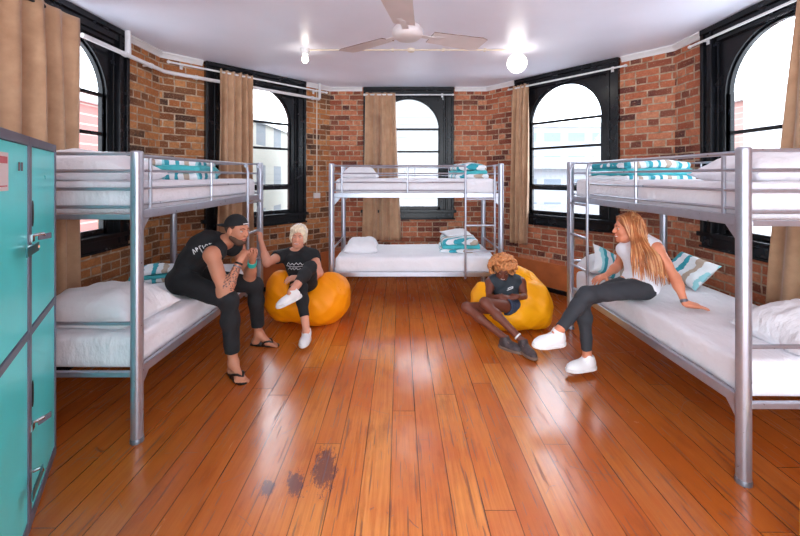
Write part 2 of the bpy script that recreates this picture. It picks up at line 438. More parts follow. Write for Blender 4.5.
# ------------------------------------------------------------------ curtains and rods
def curtain(nm, u0, u1, label, folds, amp=.035, ub0=None, ub1=None, zt=2.80, zb=.6, wav=0, off=.10):
    ub0 = u0 if ub0 is None else ub0; ub1 = u1 if ub1 is None else ub1
    nu, nz = folds*14, 40; vs = []; fs = []
    ph = random.random()*6; o0 = on_wall(nm, (u0+u1)/2, off, 0); th = WF[nm][1]
    for j in range(nz+1):
        t = j/nz; z = zt+.03-(zt+.03-zb)*t
        for i in range(nu+1):
            s = i/nu
            u = (u0+(u1-u0)*s)*(1-t)+(ub0+(ub1-ub0)*s)*t-(u0+u1)/2
            a = amp*(.55+.45*min(1, t*5))*(1+.35*math.sin(s*9+ph))
            y = a*math.sin(s*folds*2*PI+ph+.5*math.sin(t*2.5+ph))+.012*math.sin(s*folds*4.3+t*3)
            u += .012*math.sin(s*folds*2*PI*.5+t*5)*t
            z2 = z+(.006*math.sin(s*folds*2*PI)*(1 if j == 0 else 0))+wav*t*math.sin(s*3)
            vs.append((u, -y, z2))
    for j in range(nz):
        for i in range(nu):
            a = j*(nu+1)+i; fs.append((a, a+1, a+nu+2, a+nu+1))
    m = MB().add(vs, fs); c = m.build('curtain', M['curtain'], smooth=True)
    sd = c.modifiers.new('solid', 'SOLIDIFY'); sd.thickness = .004
    c.location = o0; c.rotation_euler = (0, 0, th)
    return setp(c, label, 'curtain', 'brown curtains at the arched windows')
def rod(nm, u0, u1, mat, label, z=2.80, off=.10):
    th = WF[nm][1]; c = (u0+u1)/2; h = (u1-u0)/2
    r = empty('curtain_rod', on_wall(nm, c, off, z), th, label=label, cat='curtain rod', group='curtain rods over the windows')
    MB().tube([(-h, 0, 0), (h, 0, 0)], .011).build('rod', mat, r, smooth=True)
    for s in (-1, 1):
        f = MB().tube([(s*h, 0, 0), (s*(h+.02), 0, 0), (s*(h+.035), 0, 0)], [.012, .018, .012]); f.build('finial', mat, r, smooth=True)
        b = MB().tube([(s*(h-.14), 0, 0), (s*(h-.14), off-.05, 0)], .007).box(s*(h-.14)-.015, s*(h-.14)+.015, off-.055, off-.048, -.03, .03)
        b.build('bracket', mat, r)
wl, wr = WF['wall_left'][3], WF['wall_right'][3]
rod('wall_left', wl-.75, wl-.28, M['black'], 'dark curtain rod above the large curtain by the lockers', 2.78)
rod('wall_back_left', .06, 2.13, M['white_trim'], 'long white curtain rod over the window behind the left bunk', off=.16)
rod('wall_back', 1.223-.66, 1.223+.66, M['white_trim'], 'white curtain rod over the middle window')
rod('wall_back_right', .50, 2.02, M['white_trim'], 'white curtain rod over the window right of the round globe lamp')
rod('wall_right', .36, 1.95, M['white_trim'], 'white curtain rod over the window above the right bunk')
curtain('wall_left', 2.26-YB, 3.07-YB, 'wide brown curtain hanging behind the turquoise lockers', 5, .036, zt=2.78, zb=.63)
curtain('wall_back_left', .58, .99, 'brown curtain gathered beside the window behind the left bunk', 5, .035, ub0=.54, ub1=1.0, off=.16)
curtain('wall_back', .56, 1.02, 'brown curtain gathered at the left of the middle window', 5, .03, ub0=.52, ub1=1.10, zb=.57)
curtain('wall_back_right', .56, .80, 'narrow brown curtain between the middle and right bunks', 4, .03, ub0=.52, ub1=.79, zb=.6)
curtain('wall_right', 1.36, 1.95, 'brown curtain at the far right behind the right bunk', 5, .035, off=.11, ub0=1.14, ub1=1.95, zb=.585)

# ------------------------------------------------------------------ pipes, conduit, switch
pz = 2.70
m = MB()
pts = [on_wall('wall_left', 3.13-YB, .085, pz), on_wall('wall_left', 4.22-YB, .085, pz), on_wall('wall_back_left', .12, .085, pz),
       on_wall('wall_back_left', 2.06, .085, pz), on_wall('wall_back_left', 2.08, .085, pz+.02), on_wall('wall_back_left', 2.08, .085, CEIL-.002)]
r0 = empty('wall_pipe', on_wall('wall_back_left', 1.2, .085, pz), label='white painted pipe running below the ceiling across the left windows', cat='pipe')
def rel(ps, root): return [Vector(p)-Vector(root.location) for p in ps]
MB().tube(rel(pts, r0), .021).build('pipe_run', M['white_trim'], r0, smooth=True)
MB().tube(rel([on_wall('wall_left', 3.66-YB, .085, pz), on_wall('wall_left', 3.66-YB, .085, CEIL-.002)], r0), .026).build('riser', M['white_trim'], r0, smooth=True)
for nm, u in (('wall_left', 3.62-YB), ('wall_left', 4.0-YB), ('wall_back_left', .35), ('wall_back_left', 1.95)):
    MB().tube(rel([on_wall(nm, u, .0, pz), on_wall(nm, u, .085, pz)], r0), .01).tube(rel([on_wall(nm, u-.015, .085, pz), on_wall(nm, u+.015, .085, pz)], r0), .027).build('pipe_clip', M['white_trim'], r0, smooth=True)
r0 = empty('light_switch', on_wall('wall_back_left', 2.08, 0, 1.26), WF['wall_back_left'][1], label='white switch box on the brick wall between left and middle bunks', cat='switch')
MB().box(-.055, .055, -.03, 0, -.04, .04).build('switch_plate', M['white_trim'], r0, bevel=.006)
MB().box(-.03, -.01, -.038, -.03, -.02, .02).box(.01, .03, -.038, -.03, -.02, .02).build('rocker', M['paper'], r0)
MB().tube([(0, -.012, .04), (0, -.012, CEIL-1.26-.075)], .008).build('conduit', M['cream_trim'], r0, smooth=True)

LAMP_Y = 4.18
r0 = empty('ceiling_conduit', (.12, LAMP_Y, CEIL), label='thin cream conduit running across the ceiling between two lamps', cat='conduit')
MB().tube([(-1.10, 0, -.012), (1.10, 0, -.012)], .009).build('tube', M['cream_trim'], r0, smooth=True)
for x in (-.7, -.2, .35, .8): MB().box(x-.012, x+.012, -.02, .02, -.024, 0).build('saddle', M['cream_trim'], r0)
MB().lathe([(.035, -.03), (.04, -.02), (.04, 0)]).build('junction_box', M['cream_trim'], r0, smooth=True)
def lamp(x, globe, label):
    r = empty('ceiling_lamp', (x, LAMP_Y, CEIL), label=label, cat='ceiling lamp')
    MB().lathe([(.032, -.06), (.036, -.045), (.05, -.02), (.055, 0)]).build('lamp_base', M['white_trim'], r, smooth=True)
    if globe: MB().sphere((0, 0, -.155), .105, 32).build('lamp_globe', M['globe'], r, smooth=True)
    else:
        MB().lathe([(.001, -.155), (.018, -.15), (.032, -.13), (.035, -.11), (.028, -.085), (.016, -.06)]).build('bulb', M['bulb'], r, smooth=True)
lamp(-1.03, False, 'bare lit bulb on the ceiling left of the fan'); lamp(1.27, True, 'round white globe lamp on the ceiling right of the fan')

# ------------------------------------------------------------------ ceiling fan
fan = empty('ceiling_fan', (.05, 2.58, CEIL), label='three-blade cream ceiling fan hanging in the middle of the room', cat='fan')
MB().lathe([(.02, -.09), (.05, -.07), (.06, -.01), (.06, 0)]).build('canopy', M['fan'], fan, smooth=True)
MB().tube([(0, 0, -.08), (0, 0, -.36)], .013).build('downrod', M['fan'], fan, smooth=True)
MB().lathe([(.02, -.465), (.075, -.462), (.098, -.445), (.102, -.43), (.102, -.40), (.085, -.38), (.06, -.365), (.03, -.34), (.015, -.335)], 32).build('motor_housing', M['fan'], fan, smooth=True)
for k in range(3):
    a = math.radians(-98+120*k)
    b = MB(); n = 10; tilt = math.radians(-9)
    top = []; bot = []
    for i in range(n+1):
        s = i/n; x = .17+.415*s; w = .068+.026*s
        if i == n: w *= .8
        for sg in (-1, 1):
            yy = sg*w; z = -.425+yy*math.tan(tilt)-.004*math.cos(yy*10)
            top.append((x, yy, z+.003)); bot.append((x, yy, z-.003))
    vs = top+bot; N = len(top); fs = []; ms = []
    for i in range(n):
        q = 2*i
        fs += [(q, q+1, q+3, q+2), (N+q, N+q+2, N+q+3, N+q+1)]; ms += [0, 0]
        fs += [(q, q+2, N+q+2, N+q), (q+1, N+q+1, N+q+3, q+3)]; ms += [1, 1]
    fs += [(0, N, N+1, 1), (N-2, N-1, 2*N-1, 2*N-2)]; ms += [1, 1]
    Rz = Matrix.Rotation(a, 3, 'Z')
    b.v = [tuple(Rz @ Vector(p)) for p in vs]; b.f = fs; b.m = ms
    bl = b.build('blade', [M['fan'], M['fan_edge']], fan)
    br = MB(); br.v = []; br.box(.098, .24, -.022, .022, -.434, -.428); br.box(.19, .26, -.04, .04, -.432, -.429)
    br.v = [tuple(Rz @ Vector(p)) for p in br.v]; br.build('blade_bracket', M['fan'], bl, bevel=.002)
# ------------------------------------------------------------------ bunk beds
BL, BW = .99, .475                       # half length and half width, post centre to post centre
def make_bunk(mir, label):
    root = empty('bunk_bed', label=label, cat='bunk bed', group='silver metal bunk beds')
    S = M['silver']; e = -1 if mir else 1
    for sx in (-1, 1):
        for sy in (-1, 1):
            p = MB().lathe([(.033, .006), (.033, 1.685)], 20, (sx*BL, sy*BW, 0)); po = p.build('post', S, root, smooth=True)
            MB().lathe([(.0335, 1.684), (.034, 1.692), (.028, 1.70), (.005, 1.703)], 20, (sx*BL, sy*BW, 0)).build('post_cap', S, po, smooth=True)
            MB().lathe([(.036, 0), (.036, .022), (.033, .026)], 20, (sx*BL, sy*BW, 0)).build('foot_cap', M['silver_d'], po, smooth=True)
    for z in (.38, 1.30):
        f = MB()
        for sy in (-1, 1): f.box(-BL+.03, BL-.03, sy*BW-.015, sy*BW+.015, z, z+.055)
        for sx in (-1, 1): f.box(sx*BL-.015, sx*BL+.015, -BW+.03, BW-.03, z, z+.03)
        for sx in (-1, 1):
            for sy in (-1, 1):           # corner gussets
                f.add([(sx*(BL-.03), sy*BW-.004, z), (sx*(BL-.11), sy*BW-.004, z), (sx*(BL-.03), sy*BW-.004, z-.09),
                       (sx*(BL-.03), sy*BW+.004, z), (sx*(BL-.11), sy*BW+.004, z), (sx*(BL-.03), sy*BW+.004, z-.09)],
                      [(0, 1, 2), (5, 4, 3), (0, 3, 4, 1), (1, 4, 5, 2), (2, 5, 3, 0)])
        fr = f.build('bed_base', S, root, bevel=.004)
        w = MB()
        for k in range(13):
            x = -BL+.12+k*(2*BL-.24)/12; w.box(x-.02, x+.02, -BW+.012, BW-.012, z+.03, z+.04)
        w.build('slats', M['silver_d'], fr)
    lx = BL-.06-.36
    for sx in (-1, 1):
        r = MB()
        for z in (1.685, 1.583, 1.478, 1.372): r.tube([(sx*BL, -BW, z), (sx*BL, BW, z)], .0105, 8)
        r.build('end_rails', S, root, smooth=True)
        MB().tube([(sx*BL, -BW, .69), (sx*BL, BW, .69)], .0115, 8).build('end_rail', S, root, smooth=True)
    g = MB()
    for z in (1.672, 1.585, 1.48, 1.385): g.tube([(-e*(BL-.0), -BW, z), (e*lx, -BW, z)], .0115 if z > 1.6 else .0085, 8)
    for x in (-BL+.12, -.10): g.tube([(e*x, -BW, 1.33), (e*x, -BW, 1.672)], .0105, 8)
    g.build('guard_rail', S, root, smooth=True)
    g = MB()
    for z in (1.672, 1.56, 1.45): g.tube([(-BL, BW, z), (BL, BW, z)], .009, 8)
    for x in (-.5, .02, .5): g.tube([(x, BW, 1.33), (x, BW, 1.672)], .007, 8)
    g.build('guard_rail', S, root, smooth=True)
    lad = MB()
    lad.box(min(e*lx, e*(lx+.36)), max(e*lx, e*(lx+.36)), -BW-.026, -BW-.016, 1.315, 1.345)
    ld = lad.build('ladder', S, root)
    for x in (lx, lx+.34):
        MB().tube([(e*x, -BW-.005, 1.64), (e*x, -BW-.005, 1.675), (e*x, -BW-.02, 1.66), (e*x, -BW-.033, 1.60), (e*x, -BW-.033, .42), (e*x, -BW-.012, .36)], .0125, 10).build('stile', S, ld, smooth=True)
    for z in (.68, .98, 1.285):
        MB().tube([(e*lx, -BW-.033, z), (e*(lx+.34), -BW-.033, z)], .0115, 10).build('rung', S, ld, smooth=True)
    return root

def blockmesh(hx, hy, hz, r, nx, ny, nz, amp=.006, fr=3, seed=0, dip=None):
    """rounded block with soft dents"""
    m = MB(); idx = {}; vs = []
    def vid(i, j, k):
        key = (i, j, k)
        if key in idx: return idx[key]
        def g(i, n, h):
            t = i/n*2-1
            # denser sampling at the rounded rim
            return h*math.copysign(1-(1-abs(t))**1.6, t) if t else 0
        p = Vector((g(i, nx, hx), g(j, ny, hy), g(k, nz, hz)))
        q = Vector([max(-(h-r), min(h-r, c)) for c, h in zip(p, (hx, hy, hz))])
        d = p-q
        if d.length > 1e-9: p = q+d.normalized()*r
        s = Vector((seed*3.1, seed*1.7, 0))
        nn = noise.noise(Vector((p.x*fr, p.y*fr*2.2, p.z*4))+s)+.5*noise.noise(p*fr*3+s)
        p = p+Vector((0, 0, amp*nn*(1 if p.z > 0 else .2)))+Vector((p.x/hx, p.y/hy, 0))*amp*.6*noise.noise(p*fr*2+s*2)
        if dip and p.z > 0:
            for (dx, dy, rad, dep) in dip:
                p.z -= dep*math.exp(-((p.x-dx)**2+(p.y-dy)**2)/rad**2)
        idx[key] = len(vs); vs.append(tuple(p)); return idx[key]
    fs = []
    for i in range(nx):
        for j in range(ny):
            for k in (0, nz): fs.append((vid(i, j, k), vid(i+1, j, k), vid(i+1, j+1, k), vid(i, j+1, k)))
    for i in range(nx):
        for k in range(nz):
            for j in (0, ny): fs.append((vid(i, j, k), vid(i+1, j, k), vid(i+1, j, k+1), vid(i, j, k+1)))
    for j in range(ny):
        for k in range(nz):
            for i in (0, nx): fs.append((vid(i, j, k), vid(i, j+1, k), vid(i, j+1, k+1), vid(i, j, k+1)))
    m.add(vs, fs); return m

def mattress(bunk, z, label, seed, dip=None):
    m = blockmesh(.955, .445, .102, .045, 44, 24, 8, .008, 2.5, seed, dip)
    o = m.build('mattress', M['sheet'], smooth=True)
    o.location = Vector(bunk.location)+Vector((0, 0, z+.082)); o.rotation_euler = bunk.rotation_euler
    return setp(o, label, 'mattress', 'white-sheeted mattresses on the bunks')

def pillow(loc, rz, label, hx=.33, hy=.22, hz=.075, seed=0, tilt=(0, 0), mat='pillow'):
    nx, ny = 30, 22; vs = []; fs = []
    for side in (1, -1):
        for j in range(ny+1):
            for i in range(nx+1):
                u = i/nx*2-1; v = j/ny*2-1
                w = (max(0, 1-abs(u)**3.2)**.55)*(max(0, 1-abs(v)**3.2)**.55)
                pin = 1-.10*(1-abs(u)**2)*(abs(v)**3) ; pin2 = 1-.10*(1-abs(v)**2)*(abs(u)**3)
                nn = noise.noise(Vector((u*2.2+seed*5, v*2.2, side*.5)))*.22+noise.noise(Vector((u*6, v*6+seed*3, side)))*.07
                t = hz*w*(1+nn) if side > 0 else -hz*.55*w
                vs.append((u*hx*pin2, v*hy*pin, t+.002*side+.02*math.sin(u*2+seed)*w))
    b = (nx+1)*(ny+1)
    for s in (0, 1):
        for j in range(ny):
            for i in range(nx):
                a = s*b+j*(nx+1)+i; f = (a, a+1, a+nx+2, a+nx+1); fs.append(f if s == 0 else f[::-1])
    rimv = [i for i in range(nx+1)]+[(j+1)*(nx+1)+nx for j in range(ny)]+[ny*(nx+1)+i for i in range(nx-1, -1, -1)]+[j*(nx+1) for j in range(ny-1, 0, -1)]
    for k in range(len(rimv)):
        a, c = rimv[k], rimv[(k+1) % len(rimv)]; fs.append((a, c, c+b, a+b))
    o = MB().add(vs, fs).build('pillow', M[mat], smooth=True)
    o.location = loc; o.rotation_euler = (tilt[0], tilt[1], rz)
    return setp(o, label, 'pillow', 'pillows on the bunks')

def linen(loc, rz, label, hx=.24, hy=.18, layers=3, mat='linen', seed=0, th=.034):
    """a bed cover folded into a stack of soft layers"""
    root = empty('folded_linen', loc, rz, label=label, cat='folded linen', group='folded striped bed linen on the bunks')
    z = 0
    for k in range(layers):
        t = th*(1+.25*math.sin(k*2+seed))
        mb = blockmesh(hx*(1-.04*k), hy*(1-.05*k), t/2, t*.48, 20, 16, 4, .012, 5, seed+k)
        off = (.012*math.sin(k*3+seed), .01*math.cos(k*2+seed))
        mb.v = [(x+off[0], y+off[1], zz+z+t/2+.035*max(0, 1-((x/hx)**2+(y/hy)**2))*(k == layers-1)) for x, y, zz in mb.v]
        o = mb.build('fold', M[mat] if k % 2 == (layers-1) % 2 else M['teal_edge'], root, smooth=True)
        z += t*.86
    return root

bL = make_bunk(False, 'metal bunk bed on the left beside the lockers')
bC = make_bunk(False, 'metal bunk bed standing across the back below the middle window')
bR = make_bunk(True, 'metal bunk bed on the right with its near post closest to the camera')
bL.location = (-1.54-BW, 2.255+BL, 0); bL.rotation_euler = (0, 0, PI/2)
bC.location = (-.80+BL, 4.50+BW, 0)
bR.location = (1.74+BW, 1.95+BL, 0); bR.rotation_euler = (0, 0, -PI/2)
def at(b, x, y, z):                       # a point given in a bunk's own frame
    return Vector(b.location)+Matrix.Rotation(b.rotation_euler.z, 3, 'Z') @ Vector((x, y, z))
UP, LO = 1.34, .42
mattress(bL, UP, 'white-sheeted mattress on the top of the left bunk', 1)
mattress(bL, LO, 'white-sheeted mattress of the lower left bunk under the seated man', 2, [(-.06, -.32, .26, .03)])
mattress(bC, UP, 'white-sheeted mattress on the top of the middle bunk', 3)
mattress(bC, LO, 'white-sheeted mattress of the lower middle bunk', 4)
mattress(bR, UP, 'white-sheeted mattress on the top of the right bunk', 5)
mattress(bR, LO, 'white-sheeted mattress of the lower right bunk under the seated woman', 6, [(-.10, -.30, .25, .03)])
ZU, ZL = UP+.182, LO+.182
# in the bunk frames: front is -y, the ladder end +x for left and middle bunk; right bunk is mirrored so its ladder end is -x
pillow(at(bL, -.68, .02, ZU+.045), bL.rotation_euler.z+PI/2+.05, 'white pillow at the near end of the top left bunk', .36, .24, .13, 1)
pillow(at(bL, -.66, -.02, ZL+.05), bL.rotation_euler.z+PI/2-.08, 'plump white pillow at the near end of the lower left bunk', .38, .25, .15, 2)
linen(at(bL, .20, .0, ZU-.01), .25+PI/2, 'striped linen folded on the middle of the top left bunk', .36, .30, 3, 'linen2', 1, .062)
pillow(at(bL, .68, .05, ZU+.07), .2, 'striped pillow at the far end of the top left bunk', .17, .26, .11, 3, (.0, .05), 'linen')
linen(at(bL, .30, .22, ZL-.005), .5, 'striped linen folded on the lower left bunk behind the man', .2, .16, 3, 'linen', 2, .04)
pillow(at(bC, -.70, .05, ZU+.03), PI/2, 'white pillow at the left end of the top middle bunk', .30, .22, .13, 4)
linen(at(bC, .68, .0, ZU-.01), .05, 'striped linen folded on the top middle bunk by its ladder', .21, .27, 3, 'linen2', 3, .066)
pillow(at(bC, -.68, -.02, ZL+.035), .05, 'white pillow at the left end of the lower middle bunk', .21, .27, .13, 5)
linen(at(bC, .58, .06, ZL-.005), -.06, 'teal and white linen folded on the lower middle bunk by its ladder', .25, .27, 3, 'linen2', 4, .058)
pillow(at(bC, .54, .12, ZL+.195), .15, 'white pillow lying on the folded linen of the lower middle bunk', .17, .17, .045, 6)
linen(at(bR, -.62, .0, ZU-.01), .2, 'striped linen spread on the far end of the top right bunk', .36, .26, 3, 'linen', 5, .062)
pillow(at(bR, .62, .05, ZU+.045), .05, 'white pillow at the near end of the top right bunk', .36, .24, .13, 7)
pillow(at(bR, .76, .13, ZL+.05), .03, 'plump white pillow at the near end of the lower right bunk', .30, .22, .15, 8)
pillow(at(bR, -.80, -.19, ZL+.06), .05, 'white pillow at the far end of the lower right bunk by the ladder', .26, .13, .12, 9)
pillow(at(bR, -.60, -.26, ZL+.125), .0, 'teal striped cushion leaning on the pillow by the ladder of the right bunk', .20, .15, .05, 10, (.85, .45), 'linen')
pillow(at(bR, -.42, .30, ZL+.13), 0, 'teal and white striped cushion by the brick wall on the lower right bunk', .15, .20, .075, 11, (.15, -.75), 'linen3')

# ------------------------------------------------------------------ lockers
M['teal_metal'] = simple('dark_teal_metal', rgb(60, 130, 140), .3, .6)  # chrome with the locker's turquoise reflection painted into its colour
lk = empty('locker_bank', (-1.94, 2.15, 0), math.atan2(-.838, .546), label='bank of turquoise metal lockers with grey frames at the left edge', cat='locker')
LW, LH, LD = .56, 1.727, .5
b = MB(); b.box(0, LW*3, -LD, -.012, 0, LH)
for k in range(4): b.box(max(0, k*LW-.024), min(3*LW, k*LW+.024), -.02, .016, 0, LH)
for z0, z1 in ((0, .05), (.845, .88), (LH-.04, LH)): b.box(0, LW*3, -.02, .015, z0, z1)
b.build('cabinet_body', M['locker_frame'], lk, bevel=.003)
for k in range(3):
    for r in range(2):
        z0, z1 = ((.052, .843), (.882, LH-.042))[r]
        x0, x1 = k*LW+.022, (k+1)*LW-.022
        if k == 0: x0 = .004
        d = MB().box(x0, x1, -.015, .010, z0, z1).build('door', M['locker'], lk, bevel=.004)
        zc = z1-.30 if r else z1-.27
        xh = x1-.035
        s = MB(); s.lathe([(.006, -.058), (.013, -.04), (.015, 0), (.013, .04), (.006, .058)], 12, (0, 0, 0))
        s.v = [(x*.9+xh, y*.25+.012, z+zc) for x, y, z in s.v]; s.build('finger_slot', M['black'], d, smooth=True)
        zh = zc-(.105 if r else .125); h = MB(); R = Matrix.Rotation(-.55, 3, 'Z')
        if k == 0:
            h.box(x1-.012, x1+.03, .012, .024, zh-.016, zh+.016)
            h.tube([(x1, .02, zh+.01), (x1-.02, .05, zh+.014), (x1-.055, .05, zh-.004)], .007, 8); h.build('hasp', M['chrome'], d, smooth=True)
            MB().box(-.075, -.01, -.003, .003, -.014, .012, R=R, at=(x1-.002, .03, zh)).build('hasp_plate', M['locker_frame'], d, bevel=.002)
        else:
            xs, zz = (x0+.02, 1.25) if r else (x0-.06, .235)
            h.tube([(xs, .016, zz), (xs, .045, zz+.004), (xs+.02, .05, zz)], .008, 8); h.build('hasp', M['chrome'], d, smooth=True)
            MB().box(xs, xs+.19, .046, .052, zz-.019, zz+.019).build('hasp_plate', M['teal_metal'], d, bevel=.002)
n = MB().box(LW+.31, LW+.43, .012, .014, 1.50, 1.64).build('notice', M['paper'], lk)
MB().box(LW+.325, LW+.415, .014, .0150, 1.60, 1.625).build('print', M['paper_red'], n)
MB().box(LW+.325, LW+.41, .014, .0150, 1.515, 1.52).build('print', M['paper_red'], n)
for i, x in enumerate((LW+.11, LW+.15)):
    MB().box(x, x+.022, .012, .0135, 1.575, 1.61).build('number_mark', M['grey_print'], lk)

# ------------------------------------------------------------------ yellow box at the right edge
yb = empty('storage_box', (1.785, 1.46, 0), .0, label='yellow box on the floor cut by the right edge', cat='box')
MB().prism([(-.12, 0), (.12, 0), (.12, .215), (-.10, .215), (-.12, .20)], -.15, .15).build('box_body', M['yellow'], yb, bevel=.01)
MB().box(-.105, .125, -.155, .155, .212, .235).build('lid', M['yellow'], yb, bevel=.008)

# ------------------------------------------------------------------ the street outside
def bld(name, x0, x1, y0, y1, z0, z1, mat, label, extra=None):
    r = empty(name, ((x0+x1)/2, (y0+y1)/2, z0), label=label, cat='building')
    hx, hy = (x1-x0)/2, (y1-y0)/2
    MB().box(-hx, hx, -hy, hy, 0, z1-z0).build('wall', mat, r)
    MB().box(-hx-.15, hx+.15, -hy-.15, hy+.15, z1-z0, z1-z0+.25).build('parapet', M['white_trim'], r)
    if extra: extra(r, hx, hy, z1-z0)
    return r
pale = mat_facade('pale_weatherboard', rgb(148, 148, 148), rgb(112, 114, 116), 40, .28, 1, .10)
cream = mat_facade('cream_office_front', rgb(178, 172, 160), rgb(120, 124, 130), 2.6, 2.2, .5, .55)
white = mat_facade('white_banded_front', rgb(176, 180, 186), rgb(134, 146, 158), 1.5, 1.45, .7, .4)
pink2 = mat_facade('faded_brick_front', rgb(172, 128, 120), rgb(184, 160, 152), 9, .16, 1, .14)
pink = mat_facade('pink_brick_front', rgb(176, 112, 106), rgb(190, 168, 160), 9, .22, 1, .14)
bal = simple('pale_concrete', rgb(172, 174, 180), .7)
asph = simple('street_asphalt', rgb(110, 112, 116), .9)
g = MB().box(-60, 60, 7, 90, -4.2, -4.0).build('street', asph); g['kind'] = 'structure'
def bands(r, hx, hy, h):
    for k in range(int(h/2.9)+1):
        MB().box(-hx-.5, hx+.5, -hy-.6, -hy, k*2.9+.2, k*2.9+.9).build('balcony', bal, r)
def openings(r, hx, hy, h):
    mm = simple('dim_window', rgb(120, 128, 136), .3)
    for k in range(4):
        for j in range(3):
            x = -hx+1.2+k*(2*hx-2.4)/3
            MB().box(x-.45, x+.45, -hy-.04, -hy, 1.4+j*2.9, 3.1+j*2.9).build('window', mm, r)
def pier(r, hx, hy, h):
    MB().box(-hx-.2, -hx+.5, -hy-.2, -hy+.5, 0, h).build('pilaster', M['white_trim'], r)
    MB().box(-hx-.3, hx, -hy-.3, -hy, 6.9, 7.4).build('string_course', M['white_trim'], r)
bld('distant_building', -4.5, 4.5, 16, 24, -4, 5.6, pale, 'pale boarded building seen through the middle window')
bld('distant_building', -17, -7, 15, 26, -4, 4.2, cream, 'cream building seen through the window behind the left bunk', openings)
bld('distant_building', 7.5, 30, 24, 34, -4, 4.6, white, 'white building with long balconies seen through the window right of the globe lamp', bands)
bld('distant_building', -12, -7.0, 4.2, 10.5, -4, 3.2, pink, 'pink brick building seen through the window beside the lockers')
bld('distant_building', 9.3, 14, 9.7, 16, -4, 3.6, pink2, 'brick corner building with pale band seen through the far right window', pier)
# parked cars below the right window
def car(x, y, rz, col, label):
    c = empty('parked_car', (x, y, -4.0), rz, label=label, cat='car')
    mt = simple('car_paint_'+label.split()[0], col, .25, var=.02)
    MB().prism([(-2.1, .3), (2.1, .3), (2.15, .75), (1.2, .95), (.6, 1.42), (-1.1, 1.45), (-1.75, .95), (-2.1, .9)], -.85, .85).build('car_body', mt, c, bevel=.08)
    MB().prism([(.5, .98), (1.0, .97), (.55, 1.36), (-1.0, 1.38), (-1.5, .98)], -.86, .86).build('car_window', M['black'], c)
    for sx in (-1.3, 1.3):
        for sy in (-1, 1):
            MB().tube([(sx, sy*.88, .32), (sx, sy*.66, .32)], .32, 18).build('wheel', M['black'], c)
car(7.6, 19.0, .3, rgb(235, 236, 240), 'white parked car below the right windows')
car(12.2, 19.6, .2, rgb(200, 120, 110), 'red parked car below the right windows')

# ------------------------------------------------------------------ light, world, camera
w = bpy.data.worlds.new('sky'); SC.world = w; w.use_nodes = True
nt = w.node_tree; bg = nt.nodes['Background']
tc = nt.nodes.new('ShaderNodeTexCoord'); sp = nt.nodes.new('ShaderNodeSeparateXYZ'); nt.links.new(tc.outputs['Generated'], sp.inputs[0])
mr = nt.nodes.new('ShaderNodeMapRange'); nt.links.new(sp.outputs[1], mr.inputs[0])
mr.inputs[1].default_value = -.4; mr.inputs[2].default_value = .5; mr.inputs[3].default_value = WB; mr.inputs[4].default_value = WFR
bg.inputs[0].default_value = (.86, .93, 1, 1); nt.links.new(mr.outputs[0], bg.inputs[1])

cam = bpy.data.cameras.new('camera'); co = bpy.data.objects.new('camera', cam); COL.objects.link(co)
co.location = (0, 0, CAM_H); co.rotation_euler = (PI/2, 0, 0)
cam.sensor_width = 36; cam.lens = 36*385/800; cam.shift_y = -(268-176)/800; cam.clip_start = .05
SC.camera = co
SC.view_settings.view_transform = 'Standard'; SC.view_settings.look = 'None'; SC.view_settings.gamma = 1
SC.view_settings.use_curve_mapping = False; SC.view_settings.exposure = EXPO
